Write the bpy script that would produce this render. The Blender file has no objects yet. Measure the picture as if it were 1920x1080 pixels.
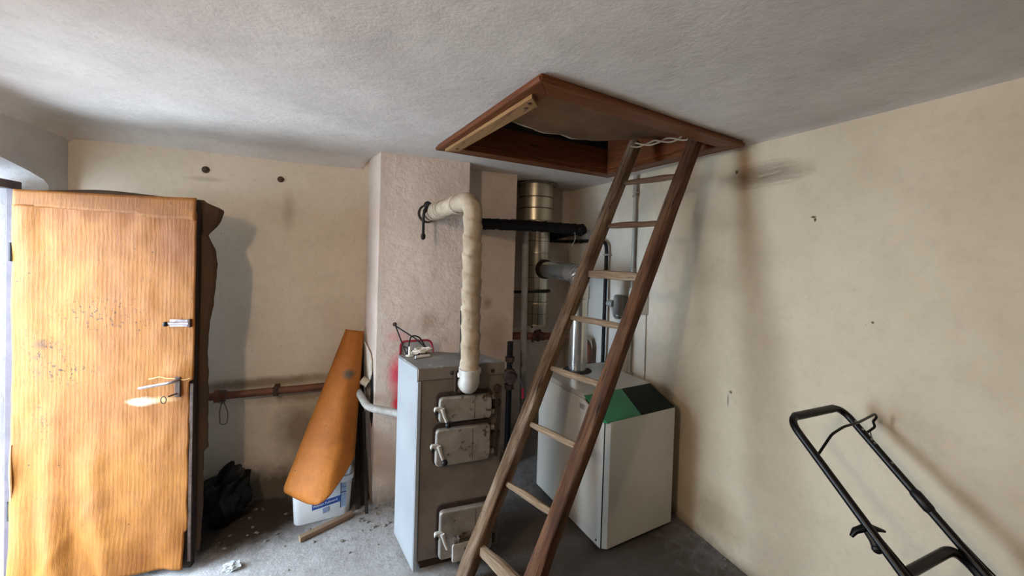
import bpy, bmesh, math, random
from mathutils import Vector as V, Matrix, noise
random.seed(7)
SC = bpy.context.scene
COL = SC.collection
PI = math.pi

# ------------------------------------------------------------------ camera
cam = bpy.data.cameras.new('camera')
cam.sensor_width = 36.0
cam.lens = 723.0 / 1920 * 36
cam.shift_y = -54 / 1920
cam.clip_start = 0.02
camo = bpy.data.objects.new('camera', cam)
COL.objects.link(camo)
yaw, pitch, roll = math.radians(22.6), math.radians(-1.0), math.radians(1.75)
fw = V((math.sin(yaw) * math.cos(pitch), math.cos(yaw) * math.cos(pitch), math.sin(pitch)))
r0 = V((math.cos(yaw), -math.sin(yaw), 0))
u0 = r0.cross(fw)
rr = r0 * math.cos(roll) + u0 * math.sin(roll)
uu = -r0 * math.sin(roll) + u0 * math.cos(roll)
mw = Matrix((rr, uu, -fw)).transposed().to_4x4()
mw.translation = V((0, 0, 1.715))
camo.matrix_world = mw
SC.camera = camo

# ------------------------------------------------------------------ light and exposure
SC.view_settings.view_transform = 'Standard'
SC.view_settings.look = 'None'
SC.view_settings.gamma = 1.0
SC.view_settings.use_curve_mapping = False
SC.view_settings.exposure = 0.12

world = bpy.data.worlds.new('overcast_sky')
SC.world = world
world.use_nodes = True
bg = world.node_tree.nodes['Background']
bg.inputs[0].default_value = (0.69, 0.85, 1.0, 1)
bg.inputs[1].default_value = 28.0

def area(name, loc, rot, sx, sy, power=0, col=(1, 1, 1), portal=False):
    d = bpy.data.lights.new(name, 'AREA')
    d.shape = 'RECTANGLE'
    d.size, d.size_y = sx, sy
    d.energy, d.color = power, col
    if portal:
        d.cycles.is_portal = True
    o = bpy.data.objects.new(name, d)
    COL.objects.link(o)
    o.location, o.rotation_euler = loc, rot
    return o
# sky light enters by the open doorway in the left wall
area('doorway_portal', (-1.81, 2.16, 1.0), (0, -PI / 2, 0), 2.1, 1.0, portal=True)
# the ceiling bulb, above and to the left of the camera
bl = bpy.data.lights.new('ceiling_bulb_light', 'POINT')
bl.energy, bl.color, bl.shadow_soft_size = 46, (1.0, 0.79, 0.57), 0.035
blo = bpy.data.objects.new('ceiling_bulb_light', bl)
COL.objects.link(blo)
blo.location = (-0.97, 0.30, 2.19)

# ------------------------------------------------------------------ materials
def lin(c):
    return tuple((x / 255 / 12.92) if x / 255 <= 0.04045 else ((x / 255 + 0.055) / 1.055) ** 2.4 for x in c) + (1.0,)

class NT:
    def __init__(s, name):
        s.m = bpy.data.materials.new(name)
        s.m.use_nodes = True
        s.t = s.m.node_tree
        s.b = s.t.nodes['Principled BSDF']
        s.tc = s.t.nodes.new('ShaderNodeTexCoord')
    def n(s, typ, **kw):
        x = s.t.nodes.new('ShaderNode' + typ)
        for k, v in kw.items():
            setattr(x, k, v)
        return x
    def l(s, a, b):
        s.t.links.new(a, b)
    def vec(s, coord='Object', scale=(1, 1, 1), loc=(0, 0, 0)):
        mp = s.n('Mapping')
        mp.inputs['Scale'].default_value = scale
        mp.inputs['Location'].default_value = loc
        s.l(s.tc.outputs[coord], mp.inputs['Vector'])
        return mp.outputs['Vector']
    def noise(s, vec, scale, detail=5, rough=0.6, dist=0.0):
        x = s.n('TexNoise')
        x.inputs['Scale'].default_value = scale
        x.inputs['Detail'].default_value = detail
        x.inputs['Roughness'].default_value = rough
        x.inputs['Distortion'].default_value = dist
        s.l(vec, x.inputs['Vector'])
        return x.outputs['Fac']
    def ramp(s, fac, a, b):
        x = s.n('MapRange')
        x.inputs['From Min'].default_value = a
        x.inputs['From Max'].default_value = b
        s.l(fac, x.inputs['Value'])
        return x.outputs['Result']
    def mul(s, a, k):
        x = s.n('Math', operation='MULTIPLY')
        s.l(a, x.inputs[0])
        if isinstance(k, (int, float)):
            x.inputs[1].default_value = k
        else:
            s.l(k, x.inputs[1])
        return x.outputs[0]
    def mix(s, fac, a, b):
        x = s.n('Mix', data_type='RGBA')
        if isinstance(fac, (int, float)):
            x.inputs[0].default_value = fac
        else:
            s.l(fac, x.inputs[0])
        for i, c in ((6, a), (7, b)):
            if isinstance(c, tuple):
                x.inputs[i].default_value = c
            else:
                s.l(c, x.inputs[i])
        return x.outputs[2]
    def ball(s, centre, size, inner=0.3, wob=0.35, coord='Object', seed=0):
        """soft irregular blot mask around a point, in object space"""
        mp = s.n('Mapping')
        mp.inputs['Scale'].default_value = tuple(1 / q for q in size)
        mp.inputs['Location'].default_value = tuple(-c / q for c, q in zip(centre, size))
        s.l(s.tc.outputs[coord], mp.inputs['Vector'])
        ln = s.n('VectorMath', operation='LENGTH')
        s.l(mp.outputs['Vector'], ln.inputs[0])
        nz = s.noise(s.vec(coord, loc=(seed, seed, seed)), 14, 6, 0.7)
        ad = s.n('Math', operation='MULTIPLY_ADD')
        s.l(nz, ad.inputs[0])
        ad.inputs[1].default_value = wob * 2
        s.l(ln.outputs['Value'], ad.inputs[2])
        return s.ramp(ad.outputs[0], 1 + wob, inner + wob)
    def bump(s, h, strength, dist=0.01, prev=None):
        x = s.n('Bump')
        x.inputs['Strength'].default_value = strength
        x.inputs['Distance'].default_value = dist
        s.l(h, x.inputs['Height'])
        if prev is not None:
            s.l(prev, x.inputs['Normal'])
        return x.outputs['Normal']
    def done(s, col, rough=0.7, metal=0.0, normal=None, spec=None):
        for k, v in (('Base Color', col), ('Roughness', rough), ('Metallic', metal)):
            if isinstance(v, (tuple, int, float)):
                s.b.inputs[k].default_value = v
            else:
                s.l(v, s.b.inputs[k])
        if normal is not None:
            s.l(normal, s.b.inputs['Normal'])
        if spec is not None:
            s.b.inputs['Specular IOR Level'].default_value = spec
        return s.m

def simple(name, c1, c2=None, scale=8, rough=0.6, metal=0.0, bump=0.0, bscale=60, spots=None, coord='Object', spec=None):
    t = NT(name)
    v = t.vec(coord)
    c2 = c2 or tuple(int(x * 0.72) for x in c1)
    col = t.mix(t.ramp(t.noise(v, scale), 0.35, 0.7), lin(c1), lin(c2))
    if spots:
        sc, thr, c3 = spots
        col = t.mix(t.ramp(t.noise(v, sc, 6, 0.7), thr, thr + 0.06), col, lin(c3))
    nr = t.bump(t.noise(v, bscale), bump, 0.004) if bump else None
    return t.done(col, rough, metal, nr, spec)

def plaster(name, c1, c2, stains_and_light=(), speck=None, bump=0.35, dirt=None, cracks=(), coarse=9):
    t = NT(name)
    v = t.vec()
    col = t.mix(t.ramp(t.noise(v, 2.2, 6, 0.65), 0.35, 0.72), lin(c1), lin(c2))
    col = t.mix(t.mul(t.ramp(t.noise(v, 22, 5, 0.7), 0.5, 0.8), 0.25), col, lin(tuple(int(x * 0.8) for x in c2)))
    for (cen, size, c, k) in stains_and_light:
        col = t.mix(t.mul(t.ball(cen, size, seed=cen[0] * 3 + cen[2]), k), col, lin(c))
    if dirt:
        # splashed dirt on the lowest band above the floor
        c, h = dirt
        sp = t.n('SeparateXYZ')
        t.l(t.tc.outputs['Object'], sp.inputs[0])
        nz = t.mul(t.noise(v, 9, 6, 0.75), h * 1.3)
        sb = t.n('Math', operation='SUBTRACT')
        t.l(sp.outputs['Z'], sb.inputs[0]); t.l(nz, sb.inputs[1])
        col = t.mix(t.mul(t.ramp(sb.outputs[0], h * 0.1, -h * 0.7), 0.75), col, lin(c))
    if speck:
        c, thr = speck
        col = t.mix(t.mul(t.ramp(t.noise(v, 34, 3, 0.5), thr, thr + 0.05), 0.7), col, lin(c))
    n1 = t.bump(t.noise(v, coarse, 6, 0.62), bump, 0.02)
    n2 = t.bump(t.noise(v, 75, 4, 0.6), bump * 0.6, 0.004, n1)
    for (cen, size, k) in cracks:
        w = t.noise(t.vec(scale=(2, 3, 16)), 4, 6, 0.75, 1.2)
        msk = t.mul(t.ball(cen, size, seed=5), w)
        n2 = t.bump(msk, k, 0.03, n2)
    return t.done(col, 0.88, 0, n2, 0.25)

def wood(name, c1, c2, c3, rough=0.75, stretch=30, bump=0.5):
    t = NT(name)
    v = t.vec('UV', (1.6, stretch, 1))
    g = t.noise(v, 1.6, 8, 0.65, 0.6)
    col = t.mix(t.ramp(g, 0.35, 0.62), lin(c1), lin(c2))
    col = t.mix(t.mul(t.ramp(t.noise(t.vec('UV', (0.8, 5, 1)), 3.1, 5), 0.45, 0.7), 0.8), col, lin(c3))
    col = t.mix(t.ramp(t.noise(t.vec('UV', (2.0, 30, 1), (3, 7, 0)), 2.0, 6, 0.7), 0.60, 0.64), col, lin(tuple(int(x * 0.35) for x in c2)))
    return t.done(col, rough, 0, t.bump(g, bump, 0.012), 0.25)

M = {}
M['ceiling'] = plaster('ceiling_plaster', (214, 206, 199), (194, 185, 178), speck=((120, 115, 110), 0.74), bump=0.5, coarse=6)
M['wall_left'] = plaster('left_wall_plaster', (196, 190, 186), (176, 170, 168), speck=((120, 112, 108), 0.72), bump=0.4)
M['wall_back'] = plaster('back_wall_plaster', (218, 205, 186), (202, 188, 168), speck=((140, 122, 100), 0.735),
    stains_and_light=(((-0.30, 3.0, 0.45), (0.20, 0.4, 0.26), (120, 100, 74), 0.75), ((-0.55, 3.0, 0.79), (0.7, 0.3, 0.05), (112, 88, 64), 0.7),
            ((-0.25, 3.0, 0.68), (0.45, 0.3, 0.06), (120, 98, 72), 0.6), ((-0.5, 3.0, 0.05), (0.9, 0.4, 0.22), (78, 62, 46), 0.85),
            ((-0.40, 3.0, 1.95), (0.05, 0.2, 0.16), (150, 132, 108), 0.5), ((-0.86, 3.0, 2.12), (0.13, 0.2, 0.02), (120, 104, 84), 0.3),
            ((0.02, 3.0, 0.9), (0.10, 0.3, 0.12), (96, 76, 54), 0.6)), bump=0.35)
M['chimney'] = plaster('chimney_plaster', (216, 200, 188), (198, 182, 170), speck=((140, 124, 112), 0.74),
    stains_and_light=(((0.30, 2.68, 0.86), (0.075, 0.1, 0.19), (226, 84, 104), 0.95), ((0.31, 2.68, 0.66), (0.05, 0.1, 0.13), (214, 40, 66), 0.95),
            ((0.30, 2.68, 1.12), (0.10, 0.1, 0.05), (220, 150, 150), 0.6), ((0.52, 2.68, 1.22), (0.10, 0.1, 0.12), (168, 146, 124), 0.6),
            ((1.02, 2.93, 1.3), (0.05, 0.1, 0.06), (156, 134, 112), 0.7), ((1.1, 2.93, 1.05), (0.14, 0.1, 0.2), (170, 150, 130), 0.6)),
    dirt=((108, 98, 88), 0.16), bump=0.6, coarse=12)
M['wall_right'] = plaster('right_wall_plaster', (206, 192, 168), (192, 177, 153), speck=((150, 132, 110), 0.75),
    stains_and_light=(((2.03, 2.85, 1.3), (0.3, 0.95, 1.4), (222, 221, 218), 0.75), ((2.03, 1.50, 2.20), (0.2, 0.06, 0.13), (186, 150, 116), 0.75), ((2.03, 1.48, 2.16), (0.2, 0.2, 0.05), (180, 156, 126), 0.6),  # first blot paints doorway light into the wall behind the gas boiler
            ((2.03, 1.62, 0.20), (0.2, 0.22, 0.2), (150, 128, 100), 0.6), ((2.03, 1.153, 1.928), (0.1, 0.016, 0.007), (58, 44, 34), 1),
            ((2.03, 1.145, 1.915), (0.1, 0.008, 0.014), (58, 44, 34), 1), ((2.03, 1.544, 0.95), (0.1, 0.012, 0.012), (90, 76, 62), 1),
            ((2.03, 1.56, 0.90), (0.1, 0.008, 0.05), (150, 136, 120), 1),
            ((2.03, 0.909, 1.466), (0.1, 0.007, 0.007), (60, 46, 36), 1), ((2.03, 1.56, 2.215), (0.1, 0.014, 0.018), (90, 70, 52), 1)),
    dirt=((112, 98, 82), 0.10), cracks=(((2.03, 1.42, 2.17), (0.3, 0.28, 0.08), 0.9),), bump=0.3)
def floor_mat():
    t = NT('worn_concrete')
    v = t.vec()
    col = t.mix(t.ramp(t.noise(v, 1.7, 7, 0.7), 0.35, 0.65), lin((164, 163, 163)), lin((134, 131, 129)))
    col = t.mix(t.ramp(t.noise(v, 9, 6, 0.75), 0.54, 0.78), col, lin((112, 106, 100)))
    col = t.mix(t.mul(t.ramp(t.noise(v, 40, 4, 0.7), 0.58, 0.66), 0.7), col, lin((176, 174, 172)))
    for cen, size, k in (((1.25, 1.75, 0), (1.0, 1.3, 1), 0.85), ((1.4, 0.6, 0), (1.5, 1.5, 1), 0.8), ((-0.62, 2.80, 0), (0.62, 0.36, 1), 1.0)):  # painted shade mixed with damp by the boilers and with dirt behind the door
        col = t.mix(t.mul(t.ball(cen, size, 0.5, 0.3), k), col, lin((60, 51, 44)))  # front-right blot darkens the floor to dim the ceiling
    n = t.bump(t.noise(v, 14, 8, 0.7), 0.6, 0.02)
    return t.done(col, 0.7, 0, n, 0.35)
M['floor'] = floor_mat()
M['reveal'] = plaster('reveal_plaster', (226, 226, 228), (208, 206, 206), bump=0.4)
M['outside'] = simple('yard_paving', (196, 196, 196), (174, 174, 174), 3, 0.9)
M['frame_dark'] = simple('dark_frame_paint', (84, 72, 78), (64, 54, 60), 12, 0.6, bump=0.2)

def hardboard(name, c1, c2, worn, specks=(), ribs=1.0):
    t = NT(name)
    v = t.vec()
    col = t.mix(t.ramp(t.noise(v, 3.0, 6, 0.65), 0.32, 0.7), lin(c1), lin(c2))
    wv = t.n('TexWave', wave_type='BANDS', bands_direction='X')
    wv.inputs['Scale'].default_value = 17.0
    wv.inputs['Distortion'].default_value = 1.6
    wv.inputs['Detail Scale'].default_value = 6.0
    t.l(v, wv.inputs['Vector'])
    st = wv.outputs['Fac']
    fib = t.noise(t.vec(scale=(110, 110, 14)), 1.0, 4, 0.7)
    col = t.mix(t.mul(t.ramp(st, 0.3, 0.95), 0.11 * ribs), col, lin(tuple(min(255, int(x * 1.22)) for x in c1)))
    col = t.mix(t.mul(t.ramp(fib, 0.5, 0.7), 0.35), col, lin(tuple(int(x * 0.72) for x in c2)))
    col = t.mix(t.mul(t.ramp(t.noise(v, 7, 5, 0.7), 0.52, 0.75), 0.35), col, lin(tuple(int(x * 0.78) for x in c2)))
    for (cen, size, c, k) in worn:
        col = t.mix(t.mul(t.ball(cen, size, 0.3, 0.5, seed=cen[2] * 7), k), col, lin(c))
    for (cen, size) in specks:
        m_ = t.mul(t.ball(cen, size, 0.2, 0.4, seed=1), t.ramp(t.noise(v, 60, 3, 0.6), 0.58, 0.62))
        col = t.mix(m_, col, lin((58, 36, 18)))
    col = t.mix(t.ramp(t.noise(v, 30, 3, 0.5), 0.735, 0.755), col, lin((70, 44, 20)))
    n = t.bump(st, 0.14 * ribs, 0.003)
    n = t.bump(fib, 0.5, 0.004, n)
    return t.done(col, 0.65, 0, n, 0.3)
M['sheet_front'] = hardboard('ochre_fibreboard', (146, 92, 28), (120, 68, 17), (
    ((0.12, 0, 1.20), (0.045, 0.3, 0.035), (84, 56, 28), 0.9), ((0.10, 0, 1.14), (0.02, 0.3, 0.012), (84, 56, 28), 0.9),
    ((0.16, 0, 1.12), (0.10, 0.3, 0.12), (126, 78, 26), 0.5), ((0.10, 0, 1.07), (0.04, 0.3, 0.05), (112, 70, 26), 0.6),
    ((0.545, 0, 0.905), (0.08, 0.3, 0.026), (214, 200, 178), 0.75), ((0.63, 0, 0.912), (0.08, 0.3, 0.02), (196, 164, 116), 0.5),
    ((0.40, 0, 1.86), (0.6, 0.3, 0.07), (118, 66, 16), 0.6), ((0.70, 0, 1.70), (0.2, 0.3, 0.2), (112, 60, 12), 0.7),
    ((0.04, 0, 1.3), (0.04, 0.3, 0.5), (130, 74, 22), 0.4)), (((0.13, 0, 1.17), (0.13, 0.3, 0.13)), ((0.2, 0, 1.06), (0.2, 0.3, 0.1)), ((0.35, 0, 1.35), (0.25, 0.3, 0.12)), ((0.12, 0, 0.82), (0.06, 0.3, 0.12))))
M['sheet_top'] = hardboard('browned_fibreboard', (142, 88, 30), (108, 62, 18), (), ribs=0.5)
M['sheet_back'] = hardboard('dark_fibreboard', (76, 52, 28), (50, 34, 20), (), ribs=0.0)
M['board_curled'] = hardboard('curled_fibreboard', (178, 108, 38), (146, 80, 24), (
    ((0.0, 2.8, 0.87), (0.05, 0.3, 0.035), (84, 74, 66), 0.95),), ribs=0.0)
M['torn'] = simple('torn_pale_fibre', (216, 178, 120), (190, 150, 96), 30, 0.9)
M['wood_old'] = wood('weathered_ladder_wood', (116, 90, 66), (66, 44, 28), (146, 130, 112), 0.85, 20, 1.0)
M['wood_red'] = wood('reddish_ladder_wood', (98, 62, 38), (52, 30, 18), (108, 80, 58), 0.8, 20, 1.0)
M['wood_rung'] = wood('worn_rung_wood', (148, 126, 102), (90, 66, 46), (166, 150, 130), 0.8, 20, 0.9)
M['wood_trim'] = wood('varnished_trim_wood', (116, 66, 36), (88, 46, 24), (102, 58, 32), 0.45, 30, 0.2)
M['wood_pale'] = wood('lit_batten_wood', (160, 124, 84), (130, 94, 60), (146, 110, 74), 0.6, 30, 0.2)  # paler than the trim, light on the left edge put into the colour
M['wood_shaft'] = wood('orange_shaft_board', (120, 64, 30), (92, 46, 20), (82, 48, 28), 0.7, 24, 0.2)
M['wood_dark'] = wood('grimy_dark_wood', (46, 36, 29), (28, 21, 17), (60, 48, 39))
M['wood_stick'] = wood('grey_offcut_wood', (158, 136, 112), (124, 100, 78), (146, 122, 98))
M['lid'] = simple('hatch_lid_board', (120, 86, 56), (92, 63, 40), 4, 0.8, bump=0.3, bscale=20)
M['white_flake'] = simple('flaky_white_paint', (212, 204, 190), (180, 168, 150), 20, 0.8)
M['iron_silver'] = simple('sooty_silver_paint', (158, 153, 146), (118, 111, 103), 7, 0.5, 0.25, 0.25, 50, (18, 0.57, (74, 58, 44)))
M['iron_panel'] = simple('grey_boiler_paint', (124, 114, 104), (98, 88, 79), 4, 0.5, 0.15, 0.15, 40, (22, 0.64, (78, 60, 46)))
M['iron_side'] = simple('pale_grey_side_panel', (152, 156, 160), (138, 142, 146), 4, 0.42, 0.1, 0.1, 40, (26, 0.68, (110, 104, 98)))
M['iron_top'] = simple('dusty_boiler_top', (130, 128, 126), (96, 94, 92), 8, 0.6, 0.1, 0.2, 40, (9, 0.6, (170, 168, 164)))
M['soot'] = simple('soot_and_rust', (58, 40, 30), (34, 24, 20), 30, 0.85, 0.0, 0.6, 40)
M['gap'] = simple('black_gap', (20, 18, 17), (14, 12, 12), 10, 0.9)
M['white_iron'] = simple('white_painted_iron', (184, 181, 174), (154, 149, 141), 14, 0.4, 0, 0.15, 40, (24, 0.66, (120, 96, 76)))
M['return_paint'] = simple('scuffed_grey_white_paint', (156, 152, 146), (128, 122, 114), 18, 0.6, 0, 0.3, 40, (20, 0.62, (92, 80, 70)))
M['wrap'] = simple('dirty_cloth_wrapping', (172, 156, 135), (138, 121, 100), 10, 0.9, 0, 0.7, 45, (13, 0.63, (116, 92, 70)))
M['wrap_grey'] = simple('grey_wrapping', (158, 154, 150), (130, 126, 122), 14, 0.85, 0, 0.5, 40, (20, 0.66, (80, 74, 70)))
M['cord_pale'] = simple('pale_cord', (214, 206, 190), (190, 178, 160), 30, 0.85)
M['black_pipe'] = simple('black_bitumen_wrap', (22, 19, 20), (12, 10, 11), 16, 0.65, 0, 0.7, 30, spec=0.15)
M['black_iron'] = simple('black_iron', (22, 19, 20), (14, 12, 13), 20, 0.5, 0, 0.2, spec=0.25)
M['black_plastic'] = simple('black_plastic', (16, 15, 17), (10, 10, 11), 20, 0.4, spec=0.25)
M['black_tube'] = simple('black_lacquered_tube', (12, 11, 13), (8, 7, 8), 20, 0.35, 0.0, 0.05, spec=0.25)
M['rust_pipe'] = simple('brown_painted_pipe', (116, 66, 44), (82, 46, 32), 12, 0.55, 0, 0.25, 40, (14, 0.66, (50, 34, 28)))
M['galv'] = simple('dull_grey_conduit', (168, 166, 158), (150, 148, 140), 12, 0.5, 0.2)
M['plastic_white'] = simple('white_plastic', (206, 204, 198), (190, 188, 182), 6, 0.4, 0, 0, spots=(40, 0.7, (140, 134, 126)))
M['plastic_grey'] = simple('grey_plastic', (150, 152, 150), (132, 134, 132), 6, 0.45)
def steel(name, c1, c2, rough, lines=0):
    t = NT(name)
    v = t.vec('UV', (1, 24, 1))
    col = t.mix(t.noise(v, 3, 4), lin(c1), lin(c2))
    if lines:
        br = t.n('TexBrick')
        br.offset = 0.0
        br.inputs['Scale'].default_value = 1
        br.inputs['Brick Width'].default_value = 0.05
        br.inputs['Row Height'].default_value = 0.11
        br.inputs['Mortar Size'].default_value = 0.0022
        t.l(t.vec('UV', (1, 1, 1)), br.inputs['Vector'])
        sw = t.n('SeparateXYZ'); t.l(t.tc.outputs['UV'], sw.inputs[0])
        cb = t.n('CombineXYZ'); t.l(sw.outputs['Y'], cb.inputs['X']); t.l(sw.outputs['X'], cb.inputs['Y'])
        t.l(cb.outputs[0], br.inputs['Vector'])
        col = t.mix(t.mul(br.outputs['Fac'], 0.8), col, lin((70, 66, 58)))
    n = t.bump(t.noise(t.vec('UV', (3, 3, 1)), 4, 4), 0.12, 0.01)
    return t.done(col, rough, 0.9, n)
M['flue'] = steel('seamed_steel_flue', (226, 219, 200), (206, 198, 180), 0.36, 1)
M['flue_plain'] = steel('bright_flue_pipe', (214, 214, 212), (196, 196, 192), 0.22)
M['flue_top'] = steel('flue_collar', (216, 206, 184), (192, 182, 160), 0.36)
M['enamel'] = simple('cream_enamel', (188, 186, 179), (178, 175, 168), 2, 0.28, 0, 0, spots=(50, 0.76, (150, 140, 128)))
M['enamel_lid'] = simple('grey_cream_enamel_lid', (174, 172, 166), (162, 160, 154), 3, 0.3, 0, 0, spots=(40, 0.72, (130, 122, 112)))
M['green'] = simple('green_enamel', (24, 124, 82), (20, 112, 72), 3, 0.35)
M['green_dark'] = simple('dark_smoked_panel', (10, 26, 20), (5, 16, 12), 12, 0.4, spec=0.12)
M['tub'] = simple('white_tub_plastic', (226, 230, 234), (212, 216, 220), 4, 0.4, 0, 0, spots=(34, 0.68, (120, 112, 104)))
M['label_blue'] = simple('blue_label_print', (38, 84, 160), (30, 66, 140), 10, 0.45)
M['label_grey'] = simple('grey_blue_label_print', (150, 166, 194), (128, 146, 178), 30, 0.45, spots=(30, 0.6, (70, 94, 150)))
M['label_line'] = simple('dark_blue_print', (34, 50, 96), (30, 44, 86), 10, 0.5)
M['ink_white'] = simple('white_print', (232, 234, 238), (226, 228, 232), 5, 0.5)
M['red_plastic'] = simple('red_plastic_rim', (150, 26, 44), (120, 18, 32), 10, 0.4)
M['grey_plate'] = simple('grey_plate', (150, 142, 136), (128, 120, 114), 8, 0.4)
M['cable_white'] = simple('white_cable', (226, 222, 212), (206, 200, 190), 20, 0.5)
M['bag'] = simple('black_bin_liner', (14, 13, 14), (8, 8, 8), 10, 0.5, 0, 0.9, 14, spec=0.2)
M['latch_metal'] = simple('scratched_zinc', (176, 168, 170), (120, 108, 108), 30, 0.4, 0.7)
M['rusty_metal'] = simple('rusty_dark_metal', (84, 62, 50), (50, 38, 32), 30, 0.6, 0.4, 0.4)
M['dark_red'] = simple('dark_red_paint', (84, 28, 24), (54, 20, 18), 14, 0.6, 0, 0.3)
M['pink'] = simple('faded_red_tag', (196, 40, 70), (170, 30, 54), 10, 0.6)
M['rubble'] = simple('plaster_crumbs', (140, 133, 125), (90, 83, 76), 20, 0.95)
M['mower_red'] = simple('mower_deck_paint', (150, 34, 26), (120, 26, 20), 6, 0.45)
M['cellophane'] = simple('crumpled_clear_plastic', (190, 194, 196), (150, 154, 156), 20, 0.2)
M['wire'] = simple('dull_wire', (92, 86, 80), (70, 64, 60), 20, 0.6, 0.4)

# ------------------------------------------------------------------ mesh helpers
WORLD = {}
class MB:
    def __init__(s):
        s.v, s.f, s.uv = [], [], []
    def add(s, vs, fs, uvs=None):
        k = len(s.v)
        s.v += [V(p) for p in vs]
        for i, f in enumerate(fs):
            s.f.append([k + j for j in f])
            s.uv.append(uvs[i] if uvs else None)
        return s
    def box(s, a, b, uvaxis=None):
        (x0, y0, z0), (x1, y1, z1) = a, b
        vs = [(x0, y0, z0), (x1, y0, z0), (x1, y1, z0), (x0, y1, z0), (x0, y0, z1), (x1, y0, z1), (x1, y1, z1), (x0, y1, z1)]
        return s.add(vs, [(3, 2, 1, 0), (4, 5, 6, 7), (0, 1, 5, 4), (1, 2, 6, 5), (2, 3, 7, 6), (3, 0, 4, 7)])
    def prism(s, poly, h, axis=V((0, 0, 1))):
        """extrude a 3D polygon along axis*h"""
        n = len(poly)
        vs = [V(p) for p in poly] + [V(p) + axis * h for p in poly]
        nm = sum(((V(poly[i]) - V(poly[0])).cross(V(poly[(i + 1) % n]) - V(poly[0])) for i in range(1, n - 1)), V((0, 0, 0)))
        up = nm.dot(axis * h) > 0
        fs = [tuple(range(n))[::-1] if up else tuple(range(n)), tuple(range(n, 2 * n)) if up else tuple(range(n, 2 * n))[::-1]]
        for i in range(n):
            j = (i + 1) % n
            fs.append((i, j, n + j, n + i) if up else (j, i, n + i, n + j))
        return s.add(vs, fs)
    def sweep(s, path, rad, n=16, up=None, prof=None, caps=True, rfun=None, closed=False):
        """tube along a path; rad is a number or one per point; prof(angle)->(x,y) factors"""
        P = [V(p) for p in path]
        m = len(P)
        T = []
        for i in range(m):
            a = P[(i - 1) % m] if (closed or i > 0) else P[0]
            b = P[(i + 1) % m] if (closed or i < m - 1) else P[m - 1]
            T.append((b - a).normalized())
        u = V(up) if up is not None else (V((0, 0, 1)) if abs(T[0].z) < 0.9 else V((1, 0, 0)))
        u = (u - T[0] * u.dot(T[0])).normalized()
        vs, L, d = [], [], 0
        for i in range(m):
            if i:
                d += (P[i] - P[i - 1]).length
                u = (u - T[i] * u.dot(T[i])).normalized()
            w = T[i].cross(u)
            R = rad if isinstance(rad, (int, float)) else rad[i]
            L.append(d)
            for k in range(n):
                a = 2 * PI * k / n
                cx, cy = prof(a) if prof else (math.cos(a), math.sin(a))
                r = R * (rfun(d, a) if rfun else 1)
                vs.append(P[i] + u * (cx * r) + w * (cy * r))
        fs, uv = [], []
        R0 = rad if isinstance(rad, (int, float)) else max(rad)
        for i in range(m if closed else m - 1):
            j = (i + 1) % m
            for k in range(n):
                q = (k + 1) % n
                fs.append((i * n + k, i * n + q, j * n + q, j * n + k))
                a0, a1 = 2 * PI * k / n * R0, 2 * PI * (k + 1) / n * R0
                l1 = L[j] if j else d
                uv.append(((L[i], a0), (L[i], a1), (l1, a1), (l1, a0)))
        if caps and not closed:
            fs.append(tuple(range(n))[::-1]); uv.append(None)
            fs.append(tuple(range((m - 1) * n, m * n))); uv.append(None)
        return s.add(vs, fs, uv)
    def lathe(s, prof, o, axis, n=24):
        """profile of (radius, height along axis)"""
        ax = V(axis).normalized()
        return s.sweep([V(o) + ax * h for r, h in prof], [max(r, 1e-4) for r, h in prof], n) if all(prof[i][1] < prof[i + 1][1] for i in range(len(prof) - 1)) else s._lathe(prof, V(o), ax, n)
    def _lathe(s, prof, o, ax, n):
        u = V((0, 0, 1)) if abs(ax.z) < 0.9 else V((1, 0, 0))
        u = (u - ax * u.dot(ax)).normalized()
        w = ax.cross(u)
        vs = []
        for r, h in prof:
            for k in range(n):
                a = 2 * PI * k / n
                vs.append(o + ax * h + (u * math.cos(a) + w * math.sin(a)) * max(r, 1e-4))
        fs = []
        for i in range(len(prof) - 1):
            for k in range(n):
                q = (k + 1) % n
                fs.append((i * n + k, i * n + q, (i + 1) * n + q, (i + 1) * n + k))
        return s.add(vs, fs)
    def grid(s, fn, nu, nv, flip=False):
        vs = [fn(i / nu, j / nv) for j in range(nv + 1) for i in range(nu + 1)]
        fs, uv = [], []
        for j in range(nv):
            for i in range(nu):
                a = j * (nu + 1) + i
                f = (a, a + 1, a + nu + 2, a + nu + 1)
                q = ((j / nv, i / nu), (j / nv, (i + 1) / nu), ((j + 1) / nv, (i + 1) / nu), ((j + 1) / nv, i / nu))
                fs.append(f[::-1] if flip else f); uv.append(q[::-1] if flip else q)
        return s.add(vs, fs, uv)
    def blob(s, c, r, lev=2, amp=0.0, fr=8, sc=(1, 1, 1), seed=0):
        b = bmesh.new()
        bmesh.ops.create_icosphere(b, subdivisions=lev, radius=1)
        b.verts.ensure_lookup_table()
        vs = []
        for p in b.verts:
            k = 1 + amp * noise.noise(p.co * fr * 0.3 + V((seed, seed * 2, 0)))
            vs.append(V(c) + V((p.co.x * sc[0], p.co.y * sc[1], p.co.z * sc[2])) * (r * k))
        s.add(vs, [[q.index for q in f.verts] for f in b.faces])
        b.free()
        return s
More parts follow.
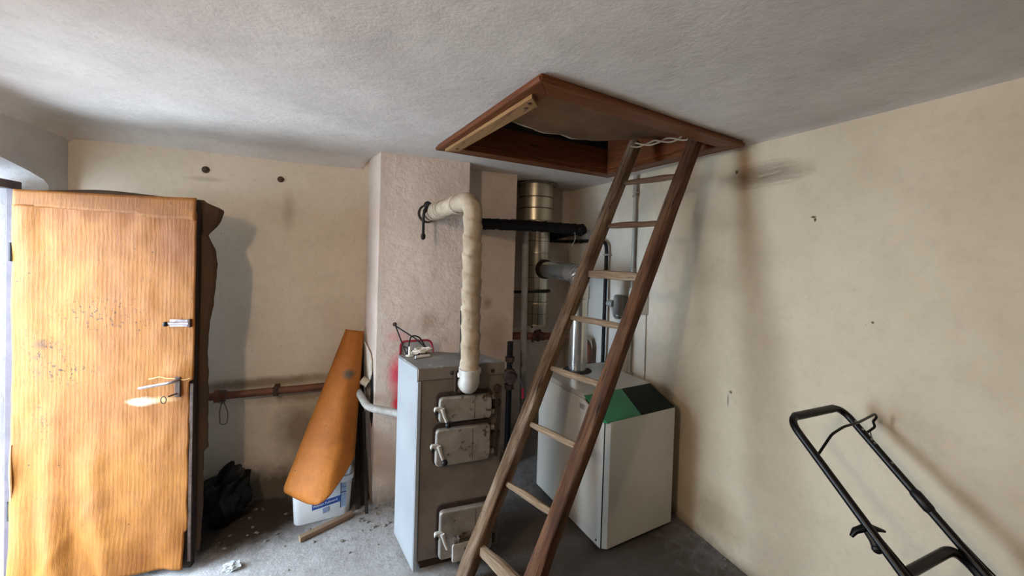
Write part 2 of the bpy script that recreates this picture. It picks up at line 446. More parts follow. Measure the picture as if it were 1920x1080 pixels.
    def build(s, name, m, parent=None, world=True, smooth=35, bevel=0, seg=2, solid=0, sub=0):
        me = bpy.data.meshes.new(name)
        vs = s.v
        if parent is not None and world:
            inv = WORLD[parent.name].inverted()
            vs = [inv @ p for p in vs]
        me.from_pydata([tuple(p) for p in vs], [], s.f)
        uvl = me.uv_layers.new(name='UVMap')
        for p, q in zip(me.polygons, s.uv):
            if q is None:
                n = p.normal
                ax = max(range(3), key=lambda i: abs(n[i]))
                ij = [i for i in range(3) if i != ax]
                ext = [max(vs[v][i] for v in p.vertices) - min(vs[v][i] for v in p.vertices) for i in ij]
                if ext[1] > ext[0]:
                    ij = ij[::-1]
                for li, vi in zip(p.loop_indices, p.vertices):
                    uvl.data[li].uv = (vs[vi][ij[0]], vs[vi][ij[1]])
            else:
                for li, c in zip(p.loop_indices, q):
                    uvl.data[li].uv = c
        mats = m if isinstance(m, (list, tuple)) else [m]
        for q in mats:
            me.materials.append(q)
        me.update()
        if smooth:
            me.shade_smooth()
            me.set_sharp_from_angle(angle=math.radians(smooth))
        o = bpy.data.objects.new(name, me)
        COL.objects.link(o)
        if parent is not None:
            o.parent = parent
            WORLD[o.name] = WORLD[parent.name].copy()
        else:
            WORLD[o.name] = Matrix.Identity(4)
        if bevel:
            b = o.modifiers.new('bevel', 'BEVEL'); b.width = bevel; b.segments = seg; b.limit_method = 'ANGLE'
        if solid:
            b = o.modifiers.new('thickness', 'SOLIDIFY'); b.thickness = solid; b.offset = 0
        if sub:
            b = o.modifiers.new('smooth', 'SUBSURF'); b.levels = b.render_levels = sub
        return o

def tag(o, label, cat=None, group=None, kind=None):
    o['label'] = label
    if cat: o['category'] = cat
    if group: o['group'] = group
    if kind: o['kind'] = kind
    return o
def thing(name, loc, label, cat, rz=0.0, group=None, kind=None):
    o = bpy.data.objects.new(name, None)
    o.empty_display_size = 0.05
    COL.objects.link(o)
    o.location = loc
    o.rotation_euler = (0, 0, rz)
    WORLD[o.name] = Matrix.Translation(V(loc)) @ Matrix.Rotation(rz, 4, 'Z')
    return tag(o, label, cat, group, kind)
def arc(pts, r, seg=6):
    """round the inner corners of a polyline"""
    P = [V(p) for p in pts]
    out = [P[0]]
    for i in range(1, len(P) - 1):
        a, b, c = P[i - 1], P[i], P[i + 1]
        d1, d2 = (a - b), (c - b)
        q = min(r, d1.length * 0.49, d2.length * 0.49)
        s, e = b + d1.normalized() * q, b + d2.normalized() * q
        for k in range(seg + 1):
            t = k / seg
            out.append(s * (1 - t) ** 2 + b * (2 * t * (1 - t)) + e * t ** 2)
    out.append(P[-1])
    return out
def fine(path, step):
    P = [V(p) for p in path]
    out = [P[0]]
    for a, b in zip(P, P[1:]):
        n = max(1, int((b - a).length / step + 0.5))
        out += [a.lerp(b, (k + 1) / n) for k in range(n)]
    return out
def rect(a, b):
    """superellipse profile for sawn timber with rounded edges"""
    def f(t):
        c, s = math.cos(t), math.sin(t)
        k = (abs(c) ** 5 + abs(s) ** 5) ** (-1 / 5)
        return (c * k * a, s * k * b)
    return f

# ================================================================== the room
H = 2.355
XL, XR, YB, YF = -1.5, 2.03, 3.01, -1.7
def lump(p, a=0.006, f=1.6):
    return a * noise.noise(V(p) * f)

def hatch_q(off, z):
    """hatch outline, moved inwards by off"""
    A, B, C, D = [V((x, y, 0)) for x, y in ((0.469, 2.365), (0.608, 1.242), (1.938, 1.462), (1.846, 2.526))]
    q = [A, B, C, D]
    cen = sum(q, V((0, 0, 0))) / 4
    out = []
    for i in range(4):
        p, a, b = q[i], q[i - 1], q[(i + 1) % 4]
        out.append(p + ((a - p).normalized() + (b - p).normalized()) * off + V((0, 0, z)))
    return out

# ceiling: a gently uneven slab with coved edges, open at the hatch
def build_ceiling():
    mb = MB()
    nx, ny = 90, 120
    x0, x1, y0, y1 = XL - 0.02, XR + 0.02, YF - 0.02, 3.56
    q = hatch_q(0.05, 0)
    def inside(p):
        return all(((q[(i + 1) % 4] - q[i]).cross(p - q[i])).z > 0 for i in range(4))
    def z(x, y):
        d = min(x - XL, (YB - y) if x < 0.1 else 9)
        r = 0.13
        dz = 0
        if d < r:
            dz = r - math.sqrt(max(0, r * r - (r - max(d, 0)) ** 2))
        d2 = XR - x
        if d2 < 0.03:
            dz = max(dz, 0.012 * (1 - d2 / 0.03))
        return H - dz * 0.75 + lump((x, y, 0), 0.007)
    vs = {}
    def vid(i, j):
        if (i, j) not in vs:
            x, y = x0 + (x1 - x0) * i / nx, y0 + (y1 - y0) * j / ny
            vs[(i, j)] = len(mb.v)
            mb.v.append(V((x, y, z(x, y))))
        return vs[(i, j)]
    for i in range(nx):
        for j in range(ny):
            c = V((x0 + (x1 - x0) * (i + .5) / nx, y0 + (y1 - y0) * (j + .5) / ny, 0))
            if inside(c):
                continue
            mb.f.append([vid(i, j), vid(i, j + 1), vid(i + 1, j + 1), vid(i + 1, j)])
            mb.uv.append(None)
    return mb.build('ceiling', M['ceiling'], smooth=60)
tag(build_ceiling(), 'off-white uneven plaster ceiling with coved edges around a wooden hatch', 'ceiling', kind='structure')

mb = MB()
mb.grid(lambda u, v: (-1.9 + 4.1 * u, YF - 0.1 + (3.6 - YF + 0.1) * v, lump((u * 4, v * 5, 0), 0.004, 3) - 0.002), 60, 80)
tag(mb.build('floor', M['floor'], smooth=60), 'worn grey concrete floor, darkened by damp and painted shade near the boilers and door', 'floor', kind='structure')

def wavy_wall(name, m, a, b, z1, amp=0.006, step=0.05, flip=False, z0=-0.02, back=0.12):
    """an uneven plaster face between two floor points, with solid masonry behind it"""
    a, b = V(a), V(b)
    L = (b - a).length
    n = V(((b - a).y, -(b - a).x, 0)).normalized()
    mb = MB()
    def fn(u, v):
        p = a.lerp(b, u) + V((0, 0, z0 + (z1 - z0) * v))
        e = min(1, min(u, 1 - u) * L / 0.06)
        return p + n * (lump(p, amp) * e)
    mb.grid(fn, max(2, int(L / step)), int(z1 / step), flip)
    q = [a - n * 0.008, b - n * 0.008, b - n * back, a - n * back]
    mb.prism([p + V((0, 0, z0)) for p in q], z1 - z0)
    return mb.build(name, m, smooth=50)
tag(wavy_wall('wall_back', M['wall_back'], (XL - 0.3, YB, 0), (0.13, YB, 0), H + 0.1, 0.008), 'cream back wall, mouldy behind the curled board', 'wall', kind='structure')
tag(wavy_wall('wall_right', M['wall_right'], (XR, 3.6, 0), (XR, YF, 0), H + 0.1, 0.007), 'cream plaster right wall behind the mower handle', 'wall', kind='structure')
tag(wavy_wall('wall_front', M['wood_dark'], (XR + 0.1, YF, 0), (XL - 0.1, YF, 0), H + 0.1), 'plain dark wall behind the camera', 'wall', kind='structure')

# left wall with the doorway; the hole is larger than the frame and its plaster edge is rounded off
def build_left_wall():
    mb = MB()
    hy0, hy1, hz = 1.70, 2.86, 2.085
    t = 0.32
    zt = H + 0.1
    # face strips around the hole; outline of the hole with a rounded and drooping upper right corner
    hole = [V((XL, hy0, 0)), V((XL, hy0, hz + 0.08)), V((XL, 2.30, hz + 0.045)), V((XL, 2.55, hz)), V((XL, 2.72, hz - 0.035)), V((XL, 2.82, hz - 0.062)), V((XL, 2.862, hz - 0.09)), V((XL, hy1, hz - 0.13)), V((XL, hy1, 0))]
    ys = [p.y for p in hole]
    # above the hole
    up = [p for p in hole[1:-1]]
    vs = [V((XL, p.y, zt)) for p in up] + up
    n = len(up)
    mb.add(vs, [(i, i + 1, n + i + 1, n + i)[::-1] for i in range(n - 1)])
    def fn_near(u, v):
        p = V((XL, YF - 0.1 + (hy0 - YF + 0.1) * u, zt * v)); return p + V((lump(p, 0.006) * min(1, (1 - u) * 20), 0, 0))
    mb.grid(fn_near, 50, 40)
    def fn_far(u, v):
        return V((XL, hy1 + (YB + 0.02 - hy1) * u, zt * v))
    mb.grid(fn_far, 3, 20)
    # masonry behind the two flat stretches
    mb.box((XL - t, YF - 0.1, 0), (XL - 0.01, hy0, zt))
    mb.box((XL - t, hy1, 0), (XL - 0.01, YB + 0.15, zt))
    mb.box((XL - t, hy0, hz + 0.09), (XL - 0.01, hy1, zt))
    o = mb.build('wall_left', M['wall_left'], smooth=50)
    tag(o, 'grey-white left wall above the open doorway', 'wall', kind='structure')
    # sloping plaster reveal from the wall face in to the frame head
    mb = MB()
    inner = [V((XL - (0.02 if i == len(hole) - 1 else 0.12), p.y if p.y < 2.645 else 2.645 + (p.y - 2.645) * 0.06, min(p.z, 2.0) if 0 < i < len(hole) - 1 else 0)) for i, p in enumerate(hole)]
    outer = [V((XL - t, p.y, p.z)) for p in inner]
    # round nose
    mid = [a.lerp(b, 0.45) + V((0.02, 0, 0.012)) for a, b in zip(hole, inner)]
    k = len(hole)
    vs = hole + mid + inner + outer
    fs = []
    for rI in range(3):
        for i in range(k - 1):
            fs.append((rI * k + i, rI * k + i + 1, (rI + 1) * k + i + 1, (rI + 1) * k + i))
    mb.add(vs, fs)
    mb.build('plaster_reveal', M['reveal'], o, smooth=60)
build_left_wall()

# door frame in the doorway
fr = thing('trim_1', (-1.56, 2.2, 0), 'dark brown wooden door frame at the left edge', 'door frame', kind='structure')
MB().box((-1.523, 2.622, 0), (-1.493, 2.668, 1.985)).build('frame_post', M['frame_dark'], fr, bevel=0.004)
MB().box((-1.60, 1.74, 0), (-1.525, 1.80, 1.985)).build('frame_post', M['frame_dark'], fr, bevel=0.004)
MB().box((-1.56, 1.80, 1.945), (-1.493, 2.622, 1.985)).build('frame_head', M['frame_dark'], fr, bevel=0.004)
MB().box((-1.60, 1.80, -0.01), (-1.525, 2.622, 0.02)).build('threshold', M['wood_dark'], fr, bevel=0.004)

# yard outside the doorway
mb = MB()
mb.grid(lambda u, v: (-9.0 + 7.19 * u, -4 + 12 * v, -0.03), 8, 8)
tag(mb.build('yard_paving', M['outside'], smooth=0), 'grey paved ground outside the doorway', 'ground', kind='structure')

# chimney breast: three stepped faces and the recess wall behind the flue
mb = MB()
X1, Y1, X2, Y2, Y3 = 0.775, 2.70, 1.245, 2.93, 3.40
def face(a, b, z0, z1, amp=0.007):
    a, b = V(a), V(b)
    L = (b - a).length
    n = V(((b - a).y, -(b - a).x, 0)).normalized()
    def fn(u, v):
        p = a.lerp(b, u) + V((0, 0, z0 + (z1 - z0) * v))
        e = min(1, min(u, 1 - u) * L / 0.05)
        return p + n * (lump(p, amp, 2.5) * e)
    mb.grid(fn, max(2, int(L / 0.03)), int((z1 - z0) / 0.03))
pts = [(0.095, YB + 0.02, 0), (0.165, Y1, 0), (X1, Y1, 0), (X1, Y2, 0), (X2, Y2, 0), (X2, Y3, 0), (XR + 0.05, Y3, 0)]
for a, b in zip(pts, pts[1:]):
    face(a, b, -0.02, H + 0.05)
ring = [V(p) for p in pts]
inner = [V((0.11, 3.5, 0)), V((0.19, Y1 + 0.02, 0)), V((X1 - .02, Y1 + 0.02, 0)), V((X1 - .02, Y2 + .02, 0)), V((X2 - .02, Y2 + .02, 0)), V((X2 - .02, Y3 + .02, 0)), V((XR + 0.05, Y3 + 0.02, 0)), V((XR + .05, 3.6, 0)), V((0.11, 3.6, 0))]
mb.prism(inner, H + 0.05)
chim = tag(mb.build('wall_chimney', M['chimney'], smooth=50), 'pinkish plaster chimney breast stepping back behind the grey stove', 'chimney', kind='structure')

# loosened slab of plaster on the side of the chimney breast, with the crack behind it
def side_pt(y, z, out=0.0):
    t = (y - Y1) / (YB + 0.02 - Y1)
    x = 0.165 + (0.095 - 0.165) * t
    return V((x - out * 0.97, y - out * 0.2, z))
mb = MB()
outl = [(2.98, 1.05), (2.90, 1.03), (2.80, 1.00), (2.755, 0.95), (2.75, 0.86), (2.80, 0.78), (2.86, 0.80), (2.93, 0.84), (2.985, 0.86)]
mb.prism([side_pt(y, z, 0.006) for y, z in outl], 0.012, V((-1, -0.2, 0)))
mb.build('plaster_flake', M['white_flake'], chim, smooth=0, bevel=0.004)
mb = MB()
crk = [(2.76, 0.90), (2.745, 0.86), (2.735, 0.70), (2.735, 0.58), (2.75, 0.50), (2.80, 0.55), (2.80, 0.78), (2.77, 0.90)]
mb.prism([side_pt(y, z, 0.001) for y, z in crk], 0.003, V((-1, -0.2, 0)))
mb.build('plaster_crack', M['gap'], chim, smooth=0)

# plug holes in the back wall
for i, (x, z, r) in enumerate(((-0.862, 2.178, 0.014), (-0.451, 2.159, 0.013))):
    mb = MB().lathe([(r * 1.6, 0), (r * 1.5, 0.006), (r, 0.008), (r * 0.7, 0.02), (0.001, 0.021)], (x, YB - 0.002, z), (0, -1, 0), 12)
    tag(mb.build('wall_plug', M['rusty_metal'], None), ['rusty plug high in the back wall, the left one above the door shadow', 'rusty plug high in the back wall, the right one towards the chimney'][i], 'wall plug', 'rusty plugs in the back wall')

# ================================================================== attic hatch
hz = 2.327
hatch = thing('attic_hatch', (1.2, 1.9, H), 'open attic hatch in the ceiling with brown varnished wooden frame', 'hatch')
qo, qi = hatch_q(0.0, hz), hatch_q(0.095, hz)
for i, (nm, m) in enumerate((('trim_board', M['wood_trim']), ('trim_board', M['wood_trim']), ('trim_board', M['wood_trim']), ('trim_board', M['wood_trim']))):
    j = (i + 1) % 4
    mb = MB().prism([qo[i], qo[j], qi[j], qi[i]], 0.03)
    mb.build(nm, m, hatch, bevel=0.003)
# moulding strip on the outer edge
for i in range(4):
    j = (i + 1) % 4
    d = (qo[j] - qo[i]).normalized()
    mb = MB().sweep([qo[i] - d * 0.004 + V((0, 0, 0.008)), qo[j] + d * 0.004 + V((0, 0, 0.008))], 0.011, 10)
    mb.build('edge_moulding', M['wood_trim'], hatch)
# batten of lighter wood under the left trim board, light on it painted in
a, b = hatch_q(0.03, hz - 0.018)[0], hatch_q(0.03, hz - 0.018)[1]
a2, b2 = hatch_q(0.10, hz - 0.018)[0], hatch_q(0.10, hz - 0.018)[1]
lb = MB().prism([a.lerp(b, 0.02), a.lerp(b, 0.93), a2.lerp(b2, 0.93), a2.lerp(b2, 0.02)], 0.018).build('batten', M['wood_pale'], hatch, bevel=0.003)
lb['label'] = 'pale wood batten with light painted in, along the left edge'
for t in (0.1, 0.86, 0.9):
    c = a.lerp(b, t).lerp(a2.lerp(b2, t), 0.5 if t != 0.9 else 0.3)
    MB().lathe([(0.008, 0), (0.008, 0.004), (0.001, 0.005)], c + V((0, 0, 0.001)), (0, 0, -1), 10).build('nail_head', M['rusty_metal'], lb)
# shaft boards
si, so = hatch_q(0.10, hz + 0.03), hatch_q(0.075, hz + 0.03)
for i in range(4):
    j = (i + 1) % 4
    top = 0.15 if i == 3 else 0.44
    mb = MB().prism([so[i], so[j], si[j], si[i]], top)
    ob = mb.build('shaft_board', M['wood_shaft'] if i == 2 else M['wood_trim'], hatch, bevel=0.002)
# ragged lid board lying over the near part of the opening
si2 = hatch_q(0.105, 0)
A, B, C_, D = si2
mb = MB()
edge = []
N = 22
for k in range(N + 1):
    t = k / N
    base = A.lerp(D, t) + (B.lerp(C_, t) - A.lerp(D, t)) * (0.36 - 0.16 * math.sin(t * PI) + (0.22 * max(0, t - 0.75) / 0.25))
    edge.append(base + V((0, 0.05 * noise.noise(V((t * 9, 0, 3))), hz + 0.125 + 0.02 * t)))
near = [B + V((0, 0, hz + 0.105)), C_ + V((0, 0, hz + 0.105))]
mb.prism([near[0], near[1]] + edge[::-1], 0.02)
lid = mb.build('lid_board', M['lid'], hatch, smooth=0)
mb = MB().sweep([p + V((0, -0.012, 0.004)) for p in edge[4:15]], [0.004 + 0.011 * abs(noise.noise(V((k * 1.3, 1, 1)))) for k in range(11)], 6)
mb.build('flaking_edge', M['white_flake'], lid)
# attic void above, closed and dark
mb = MB()
sq = hatch_q(-0.25, hz + 0.06)
mb.prism(sq, 0.9)
mb.f = [f[::-1] for f in mb.f if len(f) == 4][1:]
mb.uv = [None] * len(mb.f)
at = mb.build('attic_lining', M['wood_dark'], hatch, smooth=0)

# ================================================================== door leaf
ang = math.atan2(2.46 - 2.62, -0.735 + 1.487)
door = thing('door_1', (-1.487, 2.62, 0), 'open door leaf covered with buckled ochre fibreboard', 'door', ang, kind='structure')
def dl(x, y, z): return V((x, y, z))
DW, DT, DB = 0.769, 1.944, 0.02
MB().box((0, -0.004, DB), (0.05, 0.028, DT - 0.008)).build('frame_stile', M['wood_dark'], door, world=False, bevel=0.002)
MB().box((DW - 0.06, -0.004, DB), (DW - 0.004, 0.028, DT - 0.008)).build('frame_stile', M['wood_dark'], door, world=False, bevel=0.002)
for z in (DB, 0.95, DT - 0.07):
    MB().box((0.05, -0.002, z), (DW - 0.06, 0.026, z + 0.06)).build('frame_rail', M['wood_dark'], door, world=False, bevel=0.002)
def buckle(x, z):
    d = 0.0
    lo = max(0.0, 1 - z / 0.95) ** 1.3
    xc = 0.17 + 0.10 * (1 - z / 0.9)
    d += 0.020 * lo * math.exp(-((x - 0.15 - 0.10 * max(0, 0.5 - z)) / 0.055) ** 2)
    d -= 0.006 * lo * math.exp(-((x - 0.26) / 0.035) ** 2)
    d += 0.016 * lo * math.exp(-((x - 0.34 - 0.25 * max(0, 0.35 - z)) / 0.045) ** 2)
    d += 0.012 * max(0, 1 - z / 0.4) * (math.sin(x * 26 + z * 9 + 1) * 0.5 + 0.5)
    d += 0.008 * math.exp(-((x - 0.05) / 0.05) ** 2) * (0.5 + 0.5 * math.sin(z * 4 + 1))
    d += 0.006 * math.exp(-((z - 1.05) / 0.06) ** 2) * math.exp(-((x - 0.70) / 0.06) ** 2)
    d += 0.003 * noise.noise(V((x * 5, z * 4, 0))) + 0.003 * noise.noise(V((x * 14, z * 9, 5)))
    d = d * 1.5 + 0.010 * max(0, 1 - z / 0.5) * math.exp(-((x - 0.10 - 0.55 * z) / 0.03) ** 2) + 0.012 * max(0, 1 - z / 0.35) * math.exp(-((x - 0.42 + 0.5 * z) / 0.025) ** 2)
    return max(0, d + 0.002)
def front(u, v):
    z = DB + 0.012 + (DT - 0.085 - DB) * v
    z += 0.010 * noise.noise(V((u * 6, 0, 0))) * (1 - v) ** 8
    xr = DW
    if z < 1.005:
        xr -= 0.018 + 0.006 * noise.noise(V((z * 9, 0, 2)))
        if z < 0.22: xr -= 0.012
    x0 = 0.0 + (0.012 * math.exp(-((z - 0.56) / 0.12) ** 2))
    x = x0 + (xr - x0) * u
    return dl(x, -0.009 - buckle(x, z) - (0.02 * math.exp(-((z - 0.58) / 0.14) ** 2) * math.exp(-(x / 0.03) ** 2)), z)
MB().grid(front, 70, 150).build('front_sheet', M['sheet_front'], door, world=False, smooth=70, solid=0.005)
def topstrip(u, v):
    x = 0.004 + (DW - 0.003) * u
    zlo = 1.868 - 0.028 * u - 0.012 * (u > 0.66) + 0.004 * noise.noise(V((u * 8, 3, 3)))
    z = zlo + (DT - 0.003 * math.sin(u * 3) - zlo) * v
    return dl(x, -0.0165 - 0.003 * (1 - v) - 0.002 * noise.noise(V((u * 6, v, 7))), z)
MB().grid(topstrip, 50, 6).build('top_strip', M['sheet_top'], door, world=False, smooth=70, solid=0.004)
# the loose sheet on the back, its free edge torn into a flap
prof = [(0.0, .775), (.3, .785), (.6, .783), (.62, .80), (1.0, .80), (1.15, .795), (1.3, .80), (1.38, .812), (1.5, .818), (1.6, .824), (1.68, .815), (1.74, .795), (1.765, .782), (1.80, .81), (1.84, .828), (1.885, .838), (1.90, .835), (1.915, .80), (1.935, .765), (1.97, .75)]
def prx(z):
    for (a, b), (c, d) in zip(prof, prof[1:]):
        if a <= z <= c:
            return b + (d - b) * (z - a) / (c - a)
    return prof[-1][1]
def back(u, v):
    zt = 1.945 + 0.020 * math.exp(-((u - 0.42) / 0.28) ** 2) - 0.012 * max(0, u - 0.7)
    z = DB + 0.05 + (zt - DB - 0.05) * v
    xr = prx(z) + 0.004 * noise.noise(V((z * 20, 1, 0)))
    x = 0.02 + (xr - 0.02) * u
    y = 0.034 + 0.025 * max(0, (x - 0.70) / 0.1) ** 2 + 0.008 * math.sin(z * 3) ** 2
    if z > 1.76: y += 0.02 * u ** 6
    return dl(x, y, z)
MB().grid(back, 40, 160).build('back_sheet', M['sheet_back'], door, world=False, smooth=70, solid=0.006)
# torn pale fibre along the left edge and above the handle
MB().sweep([dl(0.006 + 0.012 * math.exp(-((z - 0.56) / 0.12) ** 2), -0.014 - 0.022 * math.exp(-((z - 0.58) / 0.14) ** 2), z) for z in [0.42 + 0.03 * k for k in range(11)]],
           [0.002 + 0.003 * math.sin(k / 10 * PI) for k in range(11)], 6).build('torn_edge', M['torn'], door, world=False)
MB().sweep([dl(x, -0.02 - 0.006 * math.sin((x - .55) * 18), 1.022 + 0.010 * math.sin((x - .57) * 30) ** 3) for x in [0.575 + 0.015 * k for k in range(13)]], 0.0028, 6).build('torn_edge', M['torn'], door, world=False)
# surface bolt
bo = MB().box((0.660, -0.020, 1.285), (0.755, -0.0115, 1.322)).build('bolt', M['latch_metal'], door, world=False, bevel=0.002)
MB().sweep([dl(0.645, -0.026, 1.303), dl(0.75, -0.026, 1.303)], 0.007, 10).build('bolt_rod', M['latch_metal'], bo, world=False)
MB().blob((0.648, -0.028, 1.300), 0.013, 2).build('bolt_knob', M['black_iron'], bo, world=False)
MB().box((0.745, -0.030, 1.283), (0.757, -0.011, 1.325)).build('bolt_keeper', M['rusty_metal'], bo, world=False, bevel=0.001)
# lever handle with its narrow plate, and a key left in the lock
hp = MB().box((0.690, -0.026, 0.925), (0.716, -0.016, 1.03)).build('handle_plate', M['rusty_metal'], door, world=False, bevel=0.003)
lv = MB().sweep(arc([dl(0.703, -0.018, 1.014), dl(0.703, -0.060, 1.014), dl(0.56, -0.066, 0.992)], 0.02), [0.0105, 0.010, 0.0095] + [0.009] * 20, 10) if False else None
pth = arc([dl(0.703, -0.018, 1.014), dl(0.703, -0.060, 1.014), dl(0.56, -0.066, 0.990)], 0.02)
MB().sweep(pth, 0.0075, 10).build('door_lever', M['latch_metal'], door, world=False)
ky = MB().sweep([dl(0.703, -0.022, 0.945), dl(0.680, -0.055, 0.940)], 0.004, 8).build('key', M['rusty_metal'], door, world=False)
MB().sweep([dl(0.662 + 0.012 * math.cos(a), -0.058, 0.925 + 0.018 * math.sin(a)) for a in [2 * PI * k / 14 for k in range(14)]], 0.0025, 6, closed=True).build('key_bow', M['rusty_metal'], ky, world=False)
# metal edge strip where the sheet is cut away
MB().box((DW - 0.016, -0.014, 0.06), (DW - 0.001, -0.004, 0.99)).build('lock_edge_strip', M['rusty_metal'], door, world=False, bevel=0.001)
for z in (0.35, 1.6):
    MB().sweep([dl(-0.008, -0.010, z), dl(-0.008, -0.010, z + 0.09)], 0.009, 10).build('hinge', M['black_iron'], door, world=False)

# ================================================================== ladder
FR, D, W = V((0.69, 1.52, 0)), V((0.4425, 0.0305, 1)), V((-0.1345, 0.36, 0))
lad = thing('ladder', (0.62, 1.70, 0), 'old wooden pole ladder leaning from the floor into the attic hatch', 'ladder')
def rp(h, s):
    return FR + D * h + W * (s * (1 + 0.004 * h))
nrm = V((W.y, -W.x, 0)).normalized()
for s, m, sd, top in ((0, M['wood_red'], 3, 2.425), (1, M['wood_old'], 11, 2.425)):
    P, Rr = [], []
    for k in range(61):
        h = 0.012 + (top - 0.012) * k / 60
        wob = V((noise.noise(V((h * 1.3, sd, 0))), noise.noise(V((h * 1.3, sd, 5))), 0)) * 0.007
        P.append(rp(h, s) + wob)
        Rr.append((0.039 - 0.0022 * h) * (1 + 0.07 * noise.noise(V((h * 2.6, sd, 9)))))
    def rf(d, a, sd=sd):
        return 1 + 0.07 * noise.noise(V((math.cos(a) * 1.7, math.sin(a) * 1.7, d * 1.1 + sd))) + 0.03 * noise.noise(V((math.cos(a) * 3, math.sin(a) * 3, d * 9 + sd))) + 0.03 * noise.noise(V((math.cos(a) * 5, math.sin(a) * 5, d * 2.5 + sd)))
    o = MB().sweep(P, Rr, 28, up=W, prof=rect(1.0, 1.0), rfun=rf).build('rail', m, lad, smooth=45)
    o['label'] = ['reddish brown right rail', 'paler grey-brown left rail'][s]
hs = [2.158, 1.892, 1.607, 1.355, 1.074, 0.787, 0.494, 0.182]
tilt = [0.0, 0, 0.004, 0.006, 0, 0.0, 0.0, 0.0]
for k, h in enumerate(hs):
    a, b = rp(h, 1) + (rp(h, 0) - rp(h, 1)) * -0.07, rp(h, 0) + (rp(h, 0) - rp(h, 1)) * 0.07
    flat = k in (2, 7)
    P, Rr = [], []
    for q in range(15):
        t = q / 14
        P.append(a.lerp(b, t) + V((noise.noise(V((t * 3, k, 0))), noise.noise(V((t * 3, k, 4))), noise.noise(V((t * 3, k, 8))))) * 0.005)
        env = math.sin(min(1, max(0.10, min(t * 1.02, (1 - t) * 1.5) * 2.1)) * PI / 2)
        base = 0.0175 if not flat else (0.021 if k == 2 else 0.027)
        Rr.append(base * (0.55 + 0.45 * env) * (1 + 0.12 * noise.noise(V((t * 5, k, 2)))))
    o = MB().sweep(P, Rr, 16, up=V((0, 0, 1)), prof=rect(1.15, 0.75) if flat else None,
               rfun=lambda d, a_, k=k: 1 + 0.08 * noise.noise(V((math.cos(a_) * 2, math.sin(a_) * 2, d * 9 + k)))).build('rung', M['wood_rung'] if k > 1 else M['wood_old'], lad)
# frayed rope wound between the two rail tops
mb = MB()
a, b = rp(2.395, 1) + V((0, 0, 0.0)), rp(2.385, 0)
for j in range(2):
    pts_ = []
    for q in range(30):
        t = 0.05 + 0.9 * q / 29
        p = a.lerp(b, t) + V((-0.03, 0, 0))
        p += V((math.cos(t * 13 + j * 2.6), 0, math.sin(t * 13 + j * 2.6))) * (0.009 + 0.006 * noise.noise(V((t * 6, j, 0)))) + V((0, 0, 0.012 * noise.noise(V((t * 5, j, 3)))))
        pts_.append(p)
    mb.sweep(pts_, 0.005, 6)
tag(mb.build('rope', M['wrap']), 'frayed pale rope wound between the tops of the ladder rails', 'rope')

# ================================================================== solid-fuel stove boiler
st = thing('solid_fuel_boiler', (0.55, 2.17, 0), 'grey cast-iron solid-fuel boiler with three fire doors by the chimney', 'boiler')
FL, FRt, BR, BL = V((0.335, 2.045, 0)), V((0.806, 2.02, 0)), V((0.735, 2.20, 0)), V((0.268, 2.31, 0))
def Z_(p, z): return V((p.x, p.y, z))
ins = 0.012
body = MB().prism([Z_(FL, 0.05) + V((ins, 0, 0)), Z_(FRt, 0.05), Z_(BR, 0.05), Z_(BL, 0.05) + V((ins, 0, 0))], 1.0).build('body', M['iron_panel'], st, bevel=0.006)
# plinth feet
MB().prism([Z_(FL.lerp(BR, 0.10), 0), Z_(FRt.lerp(BL, 0.10), 0), Z_(BR.lerp(FL, 0.1), 0), Z_(BL.lerp(FRt, 0.1), 0)], 0.05).build('plinth', M['soot'], st)
# left cladding sheet, bent round the front corner
sd = (BL - FL)
nl = V((sd.y, -sd.x, 0)).normalized() * -1
if nl.x > 0: nl = -nl
mb = MB().prism([FL + nl * 0.004 + V((0, 0, 0.012)), BL + nl * 0.004 + V((0, 0, 0.05)), BL + nl * 0.004 + V((0, 0, 1.085)), FL + nl * 0.004 + V((0, 0, 1.085))], 0.010, -nl)
mb.build('side_panel', M['iron_side'], st, bevel=0.002)
MB().box((FL.x - 0.002, FL.y - 0.012, 0.012), (FL.x + 0.018, FL.y + 0.006, 1.02)).build('corner_strip', M['iron_side'], st, bevel=0.003)
# lid: top sheet with a front apron
topz = 1.088
MB().prism([Z_(FL, topz) + V((-0.006, -0.014, 0)), Z_(FRt, topz) + V((0.006, -0.014, 0)), Z_(BR, topz), Z_(V((0.5, 2.325, 0)), topz), Z_(BL, topz) + V((-0.006, 0.004, 0))], 0.010).build('lid', M['iron_top'], st, bevel=0.003)
ap = MB().prism([Z_(FL, 1.028) + V((0.0, -0.013, 0)), Z_(FRt, 1.028) + V((0.006, -0.013, 0)), Z_(FRt, 1.028) + V((0.006, 0.004, 0)), Z_(FL, 1.028) + V((0.0, 0.004, 0))], 0.062).build('lid_apron', M['iron_panel'], st, bevel=0.003)
def fy(x): return FL.y + (FRt.y - FL.y) * (x - FL.x) / (FRt.x - FL.x)
def fpt(x, z, out=0.0): return V((x, fy(x) - out, z))
for x, z in ((0.51, 1.058), (0.74, 1.052)):
    MB().lathe([(0.012, 0), (0.012, 0.004), (0.007, 0.008), (0.001, 0.009)], fpt(x, z, 0.013), (0, -1, 0), 8).build('screw', M['soot'], ap)
def rrect(x0, x1, z0, z1, r, out, n=5):
    P = []
    for cx, cz, a0 in ((x1 - r, z1 - r, 0), (x0 + r, z1 - r, 90), (x0 + r, z0 + r, 180), (x1 - r, z0 + r, 270)):
        for k in range(n + 1):
            a = math.radians(a0 + 90 * k / n)
            P.append(fpt(cx + r * math.cos(a), cz + r * math.sin(a), out))
    return P
